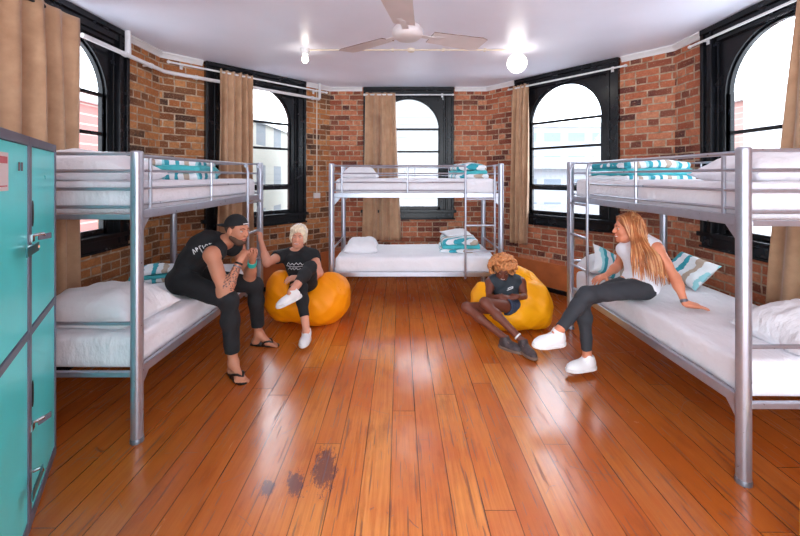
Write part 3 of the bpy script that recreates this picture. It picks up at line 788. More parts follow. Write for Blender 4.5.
# ------------------------------------------------------------------ bodies and cloth grown as one continuous surface
V = lambda *a: np.array(a, dtype=float)
def nrm(v): v = np.asarray(v, float); return v/np.linalg.norm(v)
class Field:
    """distance field on a grid; shapes are blended in, then a single surface is drawn round them"""
    def __init__(s, lo, hi, h):
        s.lo = np.asarray(lo, float); s.h = h
        s.n = np.ceil((np.asarray(hi, float)-s.lo)/h).astype(int)+1
        s.F = np.full(s.n, .5, np.float32)
    def blk(s, lo, hi):
        a = np.clip(np.floor((lo-s.lo)/s.h).astype(int), 0, s.n); b = np.clip(np.ceil((hi-s.lo)/s.h).astype(int)+1, 0, s.n)
        sl = tuple(slice(i, j) for i, j in zip(a, b))
        g = [(s.lo[k]+s.h*np.arange(a[k], b[k])).astype(np.float32) for k in range(3)]
        return sl, g[0][:, None, None], g[1][None, :, None], g[2][None, None, :]
    def put(s, sl, d, k, mode):
        a = s.F[sl]
        if a.size == 0: return
        if mode == 'cut':
            d = -d
            h = np.maximum(k-np.abs(a-d), 0)/k; s.F[sl] = np.maximum(a, d)+h*h*k*.25
        else:
            h = np.maximum(k-np.abs(a-d), 0)/k; s.F[sl] = np.minimum(a, d)-h*h*k*.25
    def cone(s, p0, p1, r0, r1, k=.02, mode='add'):
        p0 = np.asarray(p0, float); p1 = np.asarray(p1, float); R = max(r0, r1)+max(k, .02)+.01
        sl, X, Y, Z = s.blk(np.minimum(p0, p1)-R, np.maximum(p0, p1)+R)
        d = p1-p0; L2 = max(d @ d, 1e-12)
        x, y, z = X-p0[0], Y-p0[1], Z-p0[2]
        t = np.clip((x*d[0]+y*d[1]+z*d[2])/L2, 0, 1)
        q = np.sqrt((x-t*d[0])**2+(y-t*d[1])**2+(z-t*d[2])**2)-(r0+(r1-r0)*t)
        s.put(sl, q, k, mode)
    def ell(s, c, r, R=None, k=.02, mode='add'):
        c = np.asarray(c, float); r = np.asarray(r, float); B = max(r)+max(k, .02)+.01
        R = np.eye(3) if R is None else np.asarray(R, float)
        sl, X, Y, Z = s.blk(c-B, c+B); x, y, z = X-c[0], Y-c[1], Z-c[2]
        l = [R[i, 0]*x+R[i, 1]*y+R[i, 2]*z for i in range(3)]
        k0 = np.sqrt(sum((l[i]/r[i])**2 for i in range(3))); k1 = np.sqrt(sum((l[i]/r[i]**2)**2 for i in range(3)))
        s.put(sl, k0*(k0-1)/np.maximum(k1, 1e-6), k, mode)
    def rbox(s, c, hs, R, rad, k=.01, mode='add'):
        c = np.asarray(c, float); hs = np.asarray(hs, float); B = np.linalg.norm(hs)+max(k, .02)+.01
        R = np.asarray(R, float)
        sl, X, Y, Z = s.blk(c-B, c+B); x, y, z = X-c[0], Y-c[1], Z-c[2]
        q = [np.abs(R[i, 0]*x+R[i, 1]*y+R[i, 2]*z)-(hs[i]-rad) for i in range(3)]
        d = np.sqrt(sum(np.maximum(a, 0)**2 for a in q))+np.minimum(np.maximum(np.maximum(q[0], q[1]), q[2]), 0)-rad
        s.put(sl, d, k, mode)
    def half(s, p, n):
        n = nrm(n); sl, X, Y, Z = s.blk(s.lo-1, s.lo+s.n*s.h+1)
        s.F = np.maximum(s.F, ((X-p[0])*n[0]+(Y-p[1])*n[1]+(Z-p[2])*n[2]).astype(np.float32))
    def wrinkle(s, amp, f, seed=0, direction=(0, 0, 1)):
        sl, X, Y, Z = s.blk(s.lo-1, s.lo+s.n*s.h+1); a = seed*1.7
        w = np.sin(X*f+1.7*np.sin(Y*f*.7+a)+a)*np.sin(Z*f*1.3+1.5*np.sin(X*f*.6)+a*2)+.6*np.sin((X+Y)*f*1.9+2*np.sin(Z*f*1.1+a))*np.sin((Z-Y)*f*1.6+a)
        s.F = s.F+(amp*w).astype(np.float32)
    def mesh(s):
        F = s.F; ins = F < 0
        c = [ins[i:i+F.shape[0]-1 or None, j:j+F.shape[1]-1 or None, k:k+F.shape[2]-1 or None] if 0 else ins[i:F.shape[0]-1+i, j:F.shape[1]-1+j, k:F.shape[2]-1+k] for i in (0, 1) for j in (0, 1) for k in (0, 1)]
        al = c[0].copy(); an = c[0].copy()
        for q in c[1:]: al &= q; an |= q
        act = an & ~al; ijk = np.argwhere(act); N = len(ijk)
        idx = np.full(act.shape, -1, np.int32); idx[tuple(ijk.T)] = np.arange(N)
        acc = np.zeros((N, 3)); cnt = np.zeros(N)
        co = [(i, j, k) for i in (0, 1) for j in (0, 1) for k in (0, 1)]
        val = {o: F[ijk[:, 0]+o[0], ijk[:, 1]+o[1], ijk[:, 2]+o[2]].astype(float) for o in co}
        for a in co:
            for ax in range(3):
                if a[ax] == 0:
                    b = list(a); b[ax] = 1; b = tuple(b); va, vb = val[a], val[b]
                    m = (va < 0) != (vb < 0); t = va[m]/(va[m]-vb[m])
                    p = np.tile(np.array(a, float), (m.sum(), 1)); p[:, ax] += t
                    acc[m] += p; cnt[m] += 1
        v = s.lo+s.h*(ijk+acc/cnt[:, None])
        faces = []
        for ax in range(3):
            o1, o2 = [(1, 2), (2, 0), (0, 1)][ax]
            sh = list(F.shape); sl0 = [slice(0, n) for n in sh]; sl1 = [slice(0, n) for n in sh]
            sl0[ax] = slice(0, sh[ax]-1); sl1[ax] = slice(1, sh[ax])
            cr = ins[tuple(sl0)] != ins[tuple(sl1)]; e = np.argwhere(cr)
            e = e[(e[:, o1] > 0) & (e[:, o2] > 0) & (e[:, o1] < sh[o1]-1) & (e[:, o2] < sh[o2]-1)]
            def g(d1, d2):
                q = e.copy(); q[:, o1] -= d1; q[:, o2] -= d2; return idx[tuple(q.T)]
            quad = np.stack([g(1, 1), g(0, 1), g(0, 0), g(1, 0)], 1)
            flip = ~ins[tuple(e.T)]; quad[flip] = quad[flip][:, ::-1]
            faces.append(quad)
        f = np.concatenate(faces); f = f[(f >= 0).all(1)]
        return v, f
    def build(s, name, mats, parent, matfn=None, smooth=1):
        v, f = s.mesh()
        if smooth:                                    # light relaxation removes stair steps
            for _ in range(smooth):
                acc = np.zeros_like(v); cnt = np.zeros(len(v))
                for a, b in ((0, 1), (1, 2), (2, 3), (3, 0)):
                    np.add.at(acc, f[:, a], v[f[:, b]]); np.add.at(cnt, f[:, a], 1); np.add.at(acc, f[:, b], v[f[:, a]]); np.add.at(cnt, f[:, b], 1)
                v = v*.5+acc/np.maximum(cnt, 1)[:, None]*.5
        pl = V(0, 0, 0); q_ = parent
        while q_: pl = pl+np.array(q_.location); q_ = q_.parent
        v = v-pl
        me = bpy.data.meshes.new(name)
        me.vertices.add(len(v)); me.vertices.foreach_set('co', v.astype(np.float32).ravel())
        me.loops.add(f.size); me.loops.foreach_set('vertex_index', f.astype(np.int32).ravel())
        me.polygons.add(len(f)); me.polygons.foreach_set('loop_start', np.arange(0, f.size, 4, dtype=np.int32)); me.polygons.foreach_set('loop_total', np.full(len(f), 4, np.int32))
        if not isinstance(mats, (list, tuple)): mats = [mats]
        for m in mats: me.materials.append(m)
        me.update(); me.validate()
        if matfn is not None:
            cen = v[f].mean(1)+pl
            me.polygons.foreach_set('material_index', matfn(cen).astype(np.int32))
        me.polygons.foreach_set('use_smooth', [True]*len(me.polygons))
        o = bpy.data.objects.new(name, me); COL.objects.link(o)
        if parent: o.parent = parent
        return o

# ---- materials of the people
def skin(name, c, var=.08): return simple(name, c, .48, var=var, scale=9, Specular_IOR_Level=.4)
M['skin_m'] = skin('tanned_skin', rgb(194, 130, 102)); M['skin_f'] = skin('fair_skin', rgb(216, 150, 124)); M['skin_b'] = skin('dark_brown_skin', rgb(112, 60, 44)); M['skin_w'] = skin('warm_skin', rgb(214, 136, 104))
M['lip'] = simple('lips', rgb(190, 96, 92), .4); M['lip_b'] = simple('dark_lips', rgb(110, 56, 50), .4)
M['lip_m'] = simple('pale_lips', rgb(166, 98, 84), .5); M['tattoo'] = simple('tattooed_skin', rgb(96, 76, 72), .5)
M['beard'] = simple('brown_stubble', rgb(84, 56, 42), .8, bump=.6, bscale=200)
M['eye'] = simple('eye_white', rgb(196, 184, 178), .3); M['iris'] = simple('dark_iris', rgb(44, 32, 28), .2)
M['teeth'] = simple('teeth', rgb(240, 236, 228), .3)
M['black_cloth'] = simple('black_cotton', rgb(26, 27, 31), .85, var=.2, scale=6, bump=.3, bscale=30)
M['char_cloth'] = simple('charcoal_leggings', rgb(48, 50, 56), .8, var=.15, scale=6, bump=.2, bscale=30)
M['grey_tank'] = simple('dark_grey_tank', rgb(44, 52, 60), .8, var=.15, bump=.2, bscale=30)
M['white_cloth'] = simple('white_jersey', rgb(232, 232, 240), .85, var=.04, bump=.3, bscale=22)
M['denim'] = simple('dark_denim', rgb(52, 62, 84), .85, var=.25, scale=60)
M['shoe_w'] = simple('white_leather', rgb(232, 230, 232), .45, var=.03); M['shoe_sole'] = simple('white_rubber', rgb(222, 220, 220), .6)
M['shoe_d'] = simple('dark_patterned_shoe', rgb(70, 58, 60), .6, var=.4, scale=40); M['sole_d'] = simple('tan_rubber_sole', rgb(120, 96, 84), .7)
M['hair_bl'] = simple('platinum_hair', rgb(232, 216, 190), .5, var=.2, scale=40, bump=.5, bscale=120)
M['hair_af'] = simple('copper_curls', rgb(196, 128, 78), .7, var=.35, scale=30, bump=.6, bscale=90)
M['hair_lg'] = simple('strawberry_blonde_hair', rgb(172, 102, 58), .45, var=.35, scale=14)
M['hair_lg2'] = simple('pale_blonde_strands', rgb(208, 152, 104), .45, var=.2, scale=14)
M['hair_br'] = simple('short_brown_hair', rgb(70, 46, 34), .8, var=.3, scale=60, bump=.5, bscale=200)
M['print_w'] = simple('white_print', rgb(225, 226, 228), .7)
M['turq'] = simple('turquoise_cloth', rgb(40, 190, 180), .7)

def hand(F, w, d, n, thumb, curl, s=1.0, spread=1.0):
    w = np.asarray(w, float); d = nrm(d); n = np.asarray(n, float); n = nrm(n-d*(n @ d)); x = np.cross(n, d)*thumb
    F.ell(w+d*.045*s, (.052*s, .040*s, .017*s), np.array([d, x, n]), k=.02)
    F.cone(w+d*.015*s, w+d*.075*s+x*.012*s, .021*s, .017*s, k=.015); F.cone(w+d*.02*s, w+d*.072*s-x*.018*s, .019*s, .015*s, k=.015)
    for off, ln, r in ((.030, .070, .0088), (.010, .078, .0090), (-.011, .072, .0086), (-.030, .056, .0078)):
        p = w+d*.078*s+x*off*s-d*abs(off-.005)*.25; a = .15*curl; u = nrm(d+x*off*4*spread)
        for fr, da, rr in ((.45, .75, 1), (.30, .9, .92), (.25, .7, .84)):
            a += da*curl; q = p+(u*math.cos(a)+n*math.sin(a))*ln*fr*s
            F.cone(p, q, r*rr*s, r*rr*.93*s, k=.005); p = q
    p = w+d*.02*s+x*.026*s
    for u, ln, r in ((d*.6+x*.75+n*.25, .036, .0125), (d*.85+x*.35+n*.35*(1+curl), .03, .0108), (d*.9+n*.4*(1+curl), .025, .0095)):
        q = p+nrm(u)*ln*s; F.cone(p, q, r*s, r*.9*s, k=.008); p = q

def bare_foot(F, a, f, s=1.0, side=1):
    a = np.asarray(a, float); f = nrm(f); u = V(0, 0, 1); x = np.cross(f, u)*side     # x = towards the big toe
    z0 = a[2]; g = lambda ff, xx, zz: V(a[0], a[1], 0)+f*ff*s+x*xx*s+u*zz
    F.ell(g(-.03, 0, .032), (.038, .031, .032), np.array([f, x, u]), k=.02)
    F.cone(a, g(-.02, 0, .045), .036*s, .032*s, k=.02)
    F.cone(a+f*.01, g(.09, .005, .035), .034*s, .026*s, k=.03)
    F.ell(g(.11, .004, .024), (.05, .040, .020), np.array([f, x, u]), k=.025)
    for off, ln, r in ((.030, .055, .0135), (.010, .050, .0098), (-.006, .044, .0092), (-.021, .036, .0086), (-.034, .027, .008)):
        F.cone(g(.135-abs(off-.02)*.4, off, .018), g(.135-abs(off-.02)*.4+ln, off*1.08, .0125), r*s, r*s, k=.004)

def head(F, H, s=1.0, wide=1.0):
    """H: centre c, face direction f, up u"""
    c = np.asarray(H['c'], float); f = nrm(H['f']); u = np.asarray(H['u'], float); u = nrm(u-f*(u @ f)); x = np.cross(f, u); R = np.array([x, f, u])
    P = lambda a, b, d: c+(x*a*wide+f*b+u*d)*s
    H['P'] = P; H['R'] = R; H['s'] = s
    F.ell(P(0, -.014, .032), V(.074*wide, .094, .090)*s, R, k=.02)
    F.ell(P(0, .026, -.025), V(.060*wide, .062, .084)*s, R, k=.03)
    F.ell(P(0, .044, -.082), V(.041*wide, .042, .032)*s, R, k=.03)
    F.ell(P(0, .073, -.098), V(.020, .014, .014)*s, R, k=.015)
    for q in (-1, 1):
        F.cone(P(q*.048, .0, -.055), P(q*.028, .05, -.088), .020*s, .018*s, k=.02)
        F.ell(P(q*.033, .064, -.030), V(.023, .02, .021)*s, R, k=.02)
        F.ell(P(q*.031, .094, .004), V(.017, .010, .010)*s, R, k=.01, mode='cut')
        F.ell(P(q*.077, -.008, -.008), V(.010, .019, .032)*s, R, k=.006)
    for q in (-1, 1): F.ell(P(q*.031, .0815, .0125), V(.0165, .0075, .0055)*s, R, k=.003); F.ell(P(q*.031, .080, -.0085), V(.0155, .0075, .0045)*s, R, k=.003)
    F.cone(P(-.032, .078, .024), P(.032, .078, .024), .010*s, .010*s, k=.015)
    F.cone(P(0, .086, .010), P(0, .104, -.026), .0085*s, .0125*s, k=.010)
    F.ell(P(0, .098, -.030), V(.019, .012, .009)*s, R, k=.006)
    if H.get('smile'):
        for a_, b_ in ((0, 0), (-.016, .003), (.016, .003)): F.ell(P(a_, .094-abs(a_)*.4, -.066+b_), V(.013, .014, .0065)*s, R, k=.004, mode='cut')
    F.ell(P(0, .088, -.058), V(.024, .011, .006)*s, R, k=.004); F.ell(P(0, .085, -.070), V(.020, .011, .0065)*s, R, k=.004)

def face_parts(root, H, smile=False, brow=None):
    P, R, s = H['P'], H['R'], H['s']; L = np.array(root.location)
    for q in (-1, 1):
        c = P(q*.031, .0725, .003)-L
        e = MB().sphere(tuple(c), .0125*s, 14).build('eye', M['eye'], root, smooth=True)
        i = MB().sphere(tuple(P(q*.031, .0787, .003)-L), .0068*s, 10).build('iris', M['iris'], e, smooth=True)
        MB().tube([tuple(P(q*.014, .0905, .021)-L), tuple(P(q*.032, .0885, .0265)-L), tuple(P(q*.050, .074, .020)-L)], [.0028*s, .0034*s, .002*s], 6).build('eyebrow', brow, root, smooth=True)
    if smile:
        m = MB(); n = 8
        for k in range(n):
            a = (k/(n-1)-.5)*.036
            m.sphere(tuple(P(a, .0945-abs(a)*.35, -.0645+abs(a)*.12)-L), .0048*s, 8)
        m.build('teeth', M['teeth'], root, smooth=True)

def person(name, label, base, J, S, skin_m, lip_m, lo, hi, tattoo=None, h=.0055):
    """J joints in metres; S thickness factors"""
    root = empty(name, base, label=label, cat='person')
    F = Field(lo, hi, h); g = S.get('girth', 1.0); a_ = S.get('arm', 1.0); l_ = S.get('leg', 1.0)
    pel, nk = V(*J['pel']), V(*J['neck']); up = nrm(nk-pel); fw = V(*J['fwd']); fw = nrm(fw-up*(fw @ up)); sd = np.cross(fw, up)
    R = np.array([sd, fw, up]); T = np.linalg.norm(nk-pel); bend = V(*J.get('bend', (0, 0, 0)))
    sR, sL = V(*J['sR']), V(*J['sL']); ch = pel+(nk-pel)*.68+bend; wa = pel+(nk-pel)*.34+bend*.8
    w = S.get('w', 1.0); G = []
    G.append(('e', pel, V(.155*w, .105, .105)*g, .05)); G.append(('e', wa, V(.128*w, .092, .13)*g, .06)); G.append(('e', ch, V(.152*w, .108, .15)*g, .06))
    F.ell(pel, V(.155*w, .105, .105)*g, R, k=.05); F.ell(wa, V(.128*w, .092, .13)*g, R, k=.06); F.ell(ch, V(.152*w, .108, .15)*g, R, k=.06)
    sm = (sR+sL)/2
    for q in (sR, sL):
        F.cone(sm*.35+q*.65, q, .056*g, .050*a_, k=.05); F.cone(nk, q*.7+nk*.3, .045, .045, k=.05)
    if S.get('bust'):
        for q in (-1, 1): F.ell(ch+sd*q*.062*w+fw*.085*g+up*.02, V(.062, .05, .06)*S['bust'], R, k=.03)
    hc = V(*J['head']['c'])
    H = J['head']; hs = S.get('head', 1.0)
    hu = nrm(V(*H['u'])); hf = nrm(V(*H['f']))
    F.cone(nk-up*.02, hc-hu*.05-hf*.015, S.get('neck', .052), S.get('neck', .052)*.95, k=.03)
    for q in 'RL':
        s_, e, wr = V(*J['s'+q]), V(*J['e'+q]), V(*J['w'+q])
        F.ell(s_, V(.056, .056, .056)*a_, k=.03)
        F.cone(s_, e, .049*a_, .038*a_, k=.03); m = s_*.45+e*.55; F.cone(s_*.7+e*.3, m, .047*a_, .043*a_, k=.02)
        F.cone(e, e*.7+wr*.3, .038*a_, .040*a_, k=.03); F.cone(e*.7+wr*.3, wr, .038*a_, .025*a_, k=.03)
        hp, k_, an = V(*J['h'+q]), V(*J['k'+q]), V(*J['a'+q])
        F.cone(hp, k_, .082*l_, .056*l_, k=.05); F.ell(k_, V(.055, .055, .055)*l_, k=.02)
        cm = k_*.68+an*.32; F.cone(k_, cm, .050*l_, .052*l_, k=.03); F.cone(cm, an, .050*l_, .034*l_, k=.03)
    H['smile'] = S.get('smile', False)
    head(F, H, hs, S.get('wide', 1.0))
    for q in 'RL':
        hd = J['hand'+q]; hand(F, J['w'+q], hd[0], hd[1], hd[2], hd[3], S.get('hand', 1.0))
        ft = J['foot'+q]
        if ft[0] == 'bare': bare_foot(F, J['a'+q], ft[1], 1.0, 1 if q == 'L' else -1)
        else: F.cone(J['a'+q], V(*J['a'+q])+nrm(ft[1])*.05-nrm(ft[2])*.05, .036*l_, .03, k=.02)
    P = H['P']; lipc = P(0, .092, -.064); Rh = H['R']
    def mf(c):
        d = (c-lipc) @ Rh.T
        m = ((np.abs(d[:, 0]) < .025*hs) & (np.abs(d[:, 2]) < .0105*hs*(1-(np.abs(d[:, 0])/(.03*hs))**2)) & (d[:, 1] > -.02)).astype(int)
        if tattoo is not None:
            p0, p1 = V(*tattoo[0]), V(*tattoo[1]); dd = p1-p0; t = ((c-p0) @ dd)/(dd @ dd); dist = np.linalg.norm(c-p0-t[:, None]*dd, axis=1)
            nn = np.sin(c[:, 0]*210+2*np.sin(c[:, 2]*170))*np.sin(c[:, 2]*230+1.5*np.sin(c[:, 1]*210))
            m[(t > .12) & (t < .8) & (dist < .06) & (nn > .25)] = 2
        return m
    F.build('body', [M[skin_m], M[lip_m], M['tattoo']], root, mf)
    face_parts(root, H, S.get('smile', False), M[S.get('brow', 'hair_br')])
    return root, R, dict(pel=pel, nk=nk, up=up, fw=fw, sd=sd, ch=ch, wa=wa, sm=sm, g=g, w=w, a_=a_, l_=l_, G=G)

def shirt(root, J, D, lo, hi, mat, sleeve=None, hem=-.06, neck=.075, name='shirt', bust=0, wr=(.004, 26), off=.012, armhole=.085, extra=None):
    F = Field(lo, hi, .006); R = np.array([D['sd'], D['fw'], D['up']]); g, w, a_ = D['g'], D['w'], D['a_']
    for _, c, r, k in D['G']: F.ell(c, r+off, R, k=k)
    for q in 'RL':
        s_, e = V(*J['s'+q]), V(*J['e'+q])
        F.cone(D['sm']*.35+s_*.65, s_, .056*g+off, .050*a_+off, k=.05); F.cone(D['nk'], s_*.7+D['nk']*.3, .045+off, .045+off, k=.05)
        if sleeve: F.ell(s_, V(1, 1, 1)*(.056*a_+off), k=.03); F.cone(s_, s_+(e-s_)*sleeve, .050*a_+off, .050*a_+off+.006, k=.03)
    if bust:
        for q in (-1, 1): F.ell(D['ch']+D['sd']*q*.062*w+D['fw']*.085*g+D['up']*.02, V(.062, .05, .06)*bust+off, R, k=.04)
    if extra: extra(F)
    F.wrinkle(*wr, seed=len(root.name))
    for q in 'RL':
        s_, e = V(*J['s'+q]), V(*J['e'+q]); d = nrm(e-s_)
        if sleeve:      # open cuff
            c = s_+(e-s_)*sleeve; F.cone(c+d*.035, c+d*.12, .085, .085, k=.002, mode='cut')
        else:
            o = nrm(s_-D['sm']); F.ell(s_+o*.035, V(armhole, armhole, armhole), k=.004, mode='cut'); F.cone(s_+d*.05, e, .06*a_, .06*a_, k=.004, mode='cut')
    F.ell(D['nk']+D['up']*.035+D['fw']*.02, V(neck, neck, neck), k=.006, mode='cut')
    F.half(D['pel']+D['up']*hem, -D['up'])
    return F.build(name, mat, root)

def trousers(root, J, D, lo, hi, mat, end=.92, name='trousers', off=.010, waist=.07, calf=0, wr=(.003, 28)):
    F = Field(lo, hi, .006); R = np.array([D['sd'], D['fw'], D['up']]); l_ = D['l_']
    _, c, r, k = D['G'][0]; F.ell(c, r+off, R, k=.05); _, c, r, k = D['G'][1]; F.ell(c, r+off*.8, R, k=.05)
    cuts = []
    for q in 'RL':
        hp, k_, an = V(*J['h'+q]), V(*J['k'+q]), V(*J['a'+q])
        if end <= 1:
            F.cone(hp, k_, .082*l_+off, .056*l_+off, k=.05); F.ell(k_, V(1, 1, 1)*(.055*l_+off), k=.02)
            cm = k_*.68+an*.32; F.cone(k_, cm, .050*l_+off, .052*l_+off, k=.03)
            e = k_+(an-k_)*end; F.cone(cm, e, .050*l_+off+calf*.5, .037*l_+off+calf, k=.03); cuts.append((e, nrm(an-k_), .037*l_+off+calf))
        else:
            e = hp+(k_-hp)*(end-1); F.cone(hp, e, .084*l_+off, .080*l_+off+.006, k=.05); cuts.append((e, nrm(k_-hp), .09))
    F.wrinkle(*wr, seed=3)
    for e, d, r in cuts: F.cone(e+d*(r+.025), e+d*(r+.09), r+.028, r+.028, k=.002, mode='cut')
    F.ell(D['pel']+D['up']*(waist+.17), V(.24, .135, .17), R, k=.004, mode='cut')
    return F.build(name, mat, root)

def shoe(root, a, f, u, mat, sole, side=1, s=1.0, laces=True, name='shoe', low=False):
    """sneaker built round the foot: upper, sole, laces"""
    a = V(*a); f = nrm(f); u = np.asarray(u, float); u = nrm(u-f*(u @ f)); x = np.cross(f, u); R = np.array([f, x, u])
    g = lambda ff, xx, zz: a+(f*ff+x*xx+u*zz)*s
    lo = np.minimum.reduce([g(-.09, 0, 0), g(.2, 0, 0), g(0, 0, -.1), a])-.08; hi = np.maximum.reduce([g(-.09, 0, 0), g(.2, 0, 0), g(0, 0, -.1), a])+.08
    F = Field(lo, hi, .004)
    F.ell(g(-.022, 0, -.042), V(.048, .038, .052)*s, R, k=.02)
    F.cone(g(-.005, 0, -.025), g(.10, 0, -.052), .040*s, .033*s, k=.03)
    F.ell(g(.10, .002*side, -.060), V(.085, .046, .034)*s, R, k=.03); F.ell(g(.05, 0, -.065), V(.10, .038, .03)*s, R, k=.03)
    if not low: F.cone(g(.0, 0, -.03), g(-.008, 0, .008), .041*s, .042*s, k=.02)
    F.half(g(0, 0, -.078), -u)
    F.cone(g(-.012, 0, .0 if not low else -.02), g(-.02, 0, .09), .034*s, .040*s, k=.004, mode='cut')
    up_ = F.build(name, mat, root)
    F = Field(lo, hi, .004)
    F.ell(g(-.02, 0, -.08), V(.056, .042, .06)*s, R, k=.03); F.ell(g(.10, .002*side, -.08), V(.092, .051, .06)*s, R, k=.05); F.ell(g(.045, 0, -.08), V(.11, .041, .06)*s, R, k=.03)
    F.half(g(0, 0, -.066), u); F.half(g(0, 0, -.092), -u)
    F.build('sole', sole, up_)
    if laces:
        L = np.array(root.location)
        m = MB()
        for k in range(4):
            q = .045+k*.020; zz = -.006-q*.24
            m.tube([tuple(g(q-.006, -.022, zz-.008)-L), tuple(g(q, 0, zz+.004)-L), tuple(g(q+.006, .022, zz-.008)-L)], .0035*s, 6)
        m.tube([tuple(g(.03, 0, -.018)-L), tuple(g(.02, .03, -.002)-L), tuple(g(.05, .035, -.02)-L)], .003*s, 6)
        m.tube([tuple(g(.03, 0, -.018)-L), tuple(g(.02, -.03, -.002)-L), tuple(g(.05, -.035, -.02)-L)], .003*s, 6)
        lo_ = m.build('laces', sole, up_, smooth=True)
    return up_

def flipflop(root, a, f, side=1):
    a = np.asarray(a, float); f = nrm(f); u = V(0, 0, 1); x = np.cross(f, u)*side; L = np.array(root.location)
    g = lambda ff, xx, zz: V(a[0], a[1], 0)+f*ff+x*xx+u*zz-L
    n = 28; top = []; 
    for k in range(n):
        t = 2*PI*k/n; c, s_ = math.cos(t), math.sin(t)
        ff = .058+.138*c; w = .036+.013*(c*.5+.5)-.007*math.exp(-((ff-.03)/.05)**2)
        top.append((ff, w*math.copysign(abs(s_)**.75, s_)))
    m = MB(); vs = [tuple(g(p, q, .012)) for p, q in top]+[tuple(g(p, q, .001)) for p, q in top]
    m.add(vs, [tuple(range(n)), tuple(range(2*n-1, n-1, -1))]+[(k, k+n, (k+1) % n+n, (k+1) % n) for k in range(n)])
    so = m.build('flip_flop', M['black'], root)
    st = MB()
    for q in (-1, 1):
        st.tube([tuple(g(.150, .014, .012)), tuple(g(.142, .014, .034)), tuple(g(.115, q*.024+.007, .053)), tuple(g(.075, q*.040, .046)), tuple(g(.045, q*.040, .012))], [.006, .007, .009, .008, .006], 8)
    st.build('strap', M['black'], so, smooth=True)

def stamp(root, target, strokes, origin, xdir, ydir, view, mat, r=.003, name='print'):
    """lettering laid onto the cloth surface"""
    me = target.data; L = np.array(root.location)
    bv = BVHTree.FromPolygons([v.co[:] for v in me.vertices], [p.vertices[:] for p in me.polygons])
    m = MB(); xd, yd, vw = Vector(xdir).normalized(), Vector(ydir).normalized(), Vector(view).normalized(); o = Vector(origin)-Vector(L)
    for st in strokes:
        pts = []
        for i in range(len(st)-1):
            for k in range(5):
                t = k/5; pts.append((st[i][0]+(st[i+1][0]-st[i][0])*t, st[i][1]+(st[i+1][1]-st[i][1])*t))
        pts.append(st[-1]); out = []
        for x, y in pts:
            p = o+xd*x+yd*y-vw*.4
            hit = bv.ray_cast(p, vw)
            if hit[0] is not None: out.append(hit[0]-vw*.0008)
        if len(out) > 2: m.tube(out, r, 6)
    if m.v: return m.build(name, mat, root)

def hairtubes(root, strands, mats, name='hair'):
    m = MB()
    L = Vector(root.location)
    for pts, r, mi in strands:
        n = len(pts); rs = [r*(1 if i < n-3 else (n-i)/3.5) for i in range(n)]
        m.tube([Vector(p)-L for p in pts], rs, 5, mi)
    return m.build(name, mats, root, smooth=True)

# ------------------------------------------------------------------ beanbags
def beanbag(loc, label, mat, seed, blobs, dents, lo, hi, seams):
    r = empty('beanbag', loc, label=label, cat='beanbag', group='orange beanbags')
    F = Field(lo, hi, .010)
    for c, s_, k in blobs: F.ell(c, s_, k=k)
    for d in dents: F.cone(*d, k=.05, mode='cut')
    F.wrinkle(.011, 9, seed)
    F.wrinkle(.004, 26, seed+1)
    F.half((0, 0, .004), (0, 0, -1))
    o = F.build('cover', mat, r, smooth=2)
    for s_, tri in seams:
        bv = BVHTree.FromPolygons([v.co[:] for v in o.data.vertices], [p.vertices[:] for p in o.data.polygons])
        pts = []
        for k in range(24):
            a = s_[0]+(s_[1]-s_[0])*k/23
            c = Vector(tri[0])-Vector(loc); ax = Vector(tri[1]).normalized(); e1 = ax.orthogonal().normalized(); e2 = ax.cross(e1)
            h = bv.ray_cast(c, e1*math.cos(a)+e2*math.sin(a))
            if h[0] is not None: pts.append(h[0])
        if len(pts) > 3: MB().tube(pts, .0035, 6).build('seam', mat, r, smooth=True)
    return r
bagL = beanbag((-1.0, 4.13, 0), 'orange beanbag under the blonde woman in a black shirt', M['bag'], 1,
        [((-1.00, 4.14, .20), (.42, .27, .215), .1), ((-.78, 4.12, .24), (.23, .24, .24), .12), ((-1.26, 4.15, .27), (.17, .20, .24), .1), ((-1.34, 4.20, .40), (.09, .10, .13), .08), ((-.72, 4.22, .36), (.15, .14, .12), .1)],
        [((-1.05, 4.12, .50), (-1.00, 3.75, .50), .15, .13)], (-1.55, 3.75, -.02), (-.40, 4.50, .65), [((0, 6.2), ((-.95, 4.14, .2), (1, .1, .2))), ((0, 6.2), ((-.78, 4.12, .22), (.5, .8, .1)))])
bagR = beanbag((1.16, 4.02, 0), 'amber beanbag under the curly-haired woman', M['bag2'], 2,
        [((1.14, 4.00, .17), (.38, .30, .19), .1), ((1.24, 4.18, .31), (.29, .19, .28), .12), ((1.44, 4.02, .22), (.13, .24, .22), .1), ((.88, 4.06, .24), (.13, .16, .20), .1)],
        [((1.08, 4.00, .42), (1.02, 3.55, .36), .17, .15)], (.60, 3.60, -.02), (1.64, 4.47, .68), [((0, 6.2), ((1.18, 4.08, .25), (1, -.3, 0))), ((0, 6.2), ((1.3, 4.1, .25), (.2, 1, .1)))])
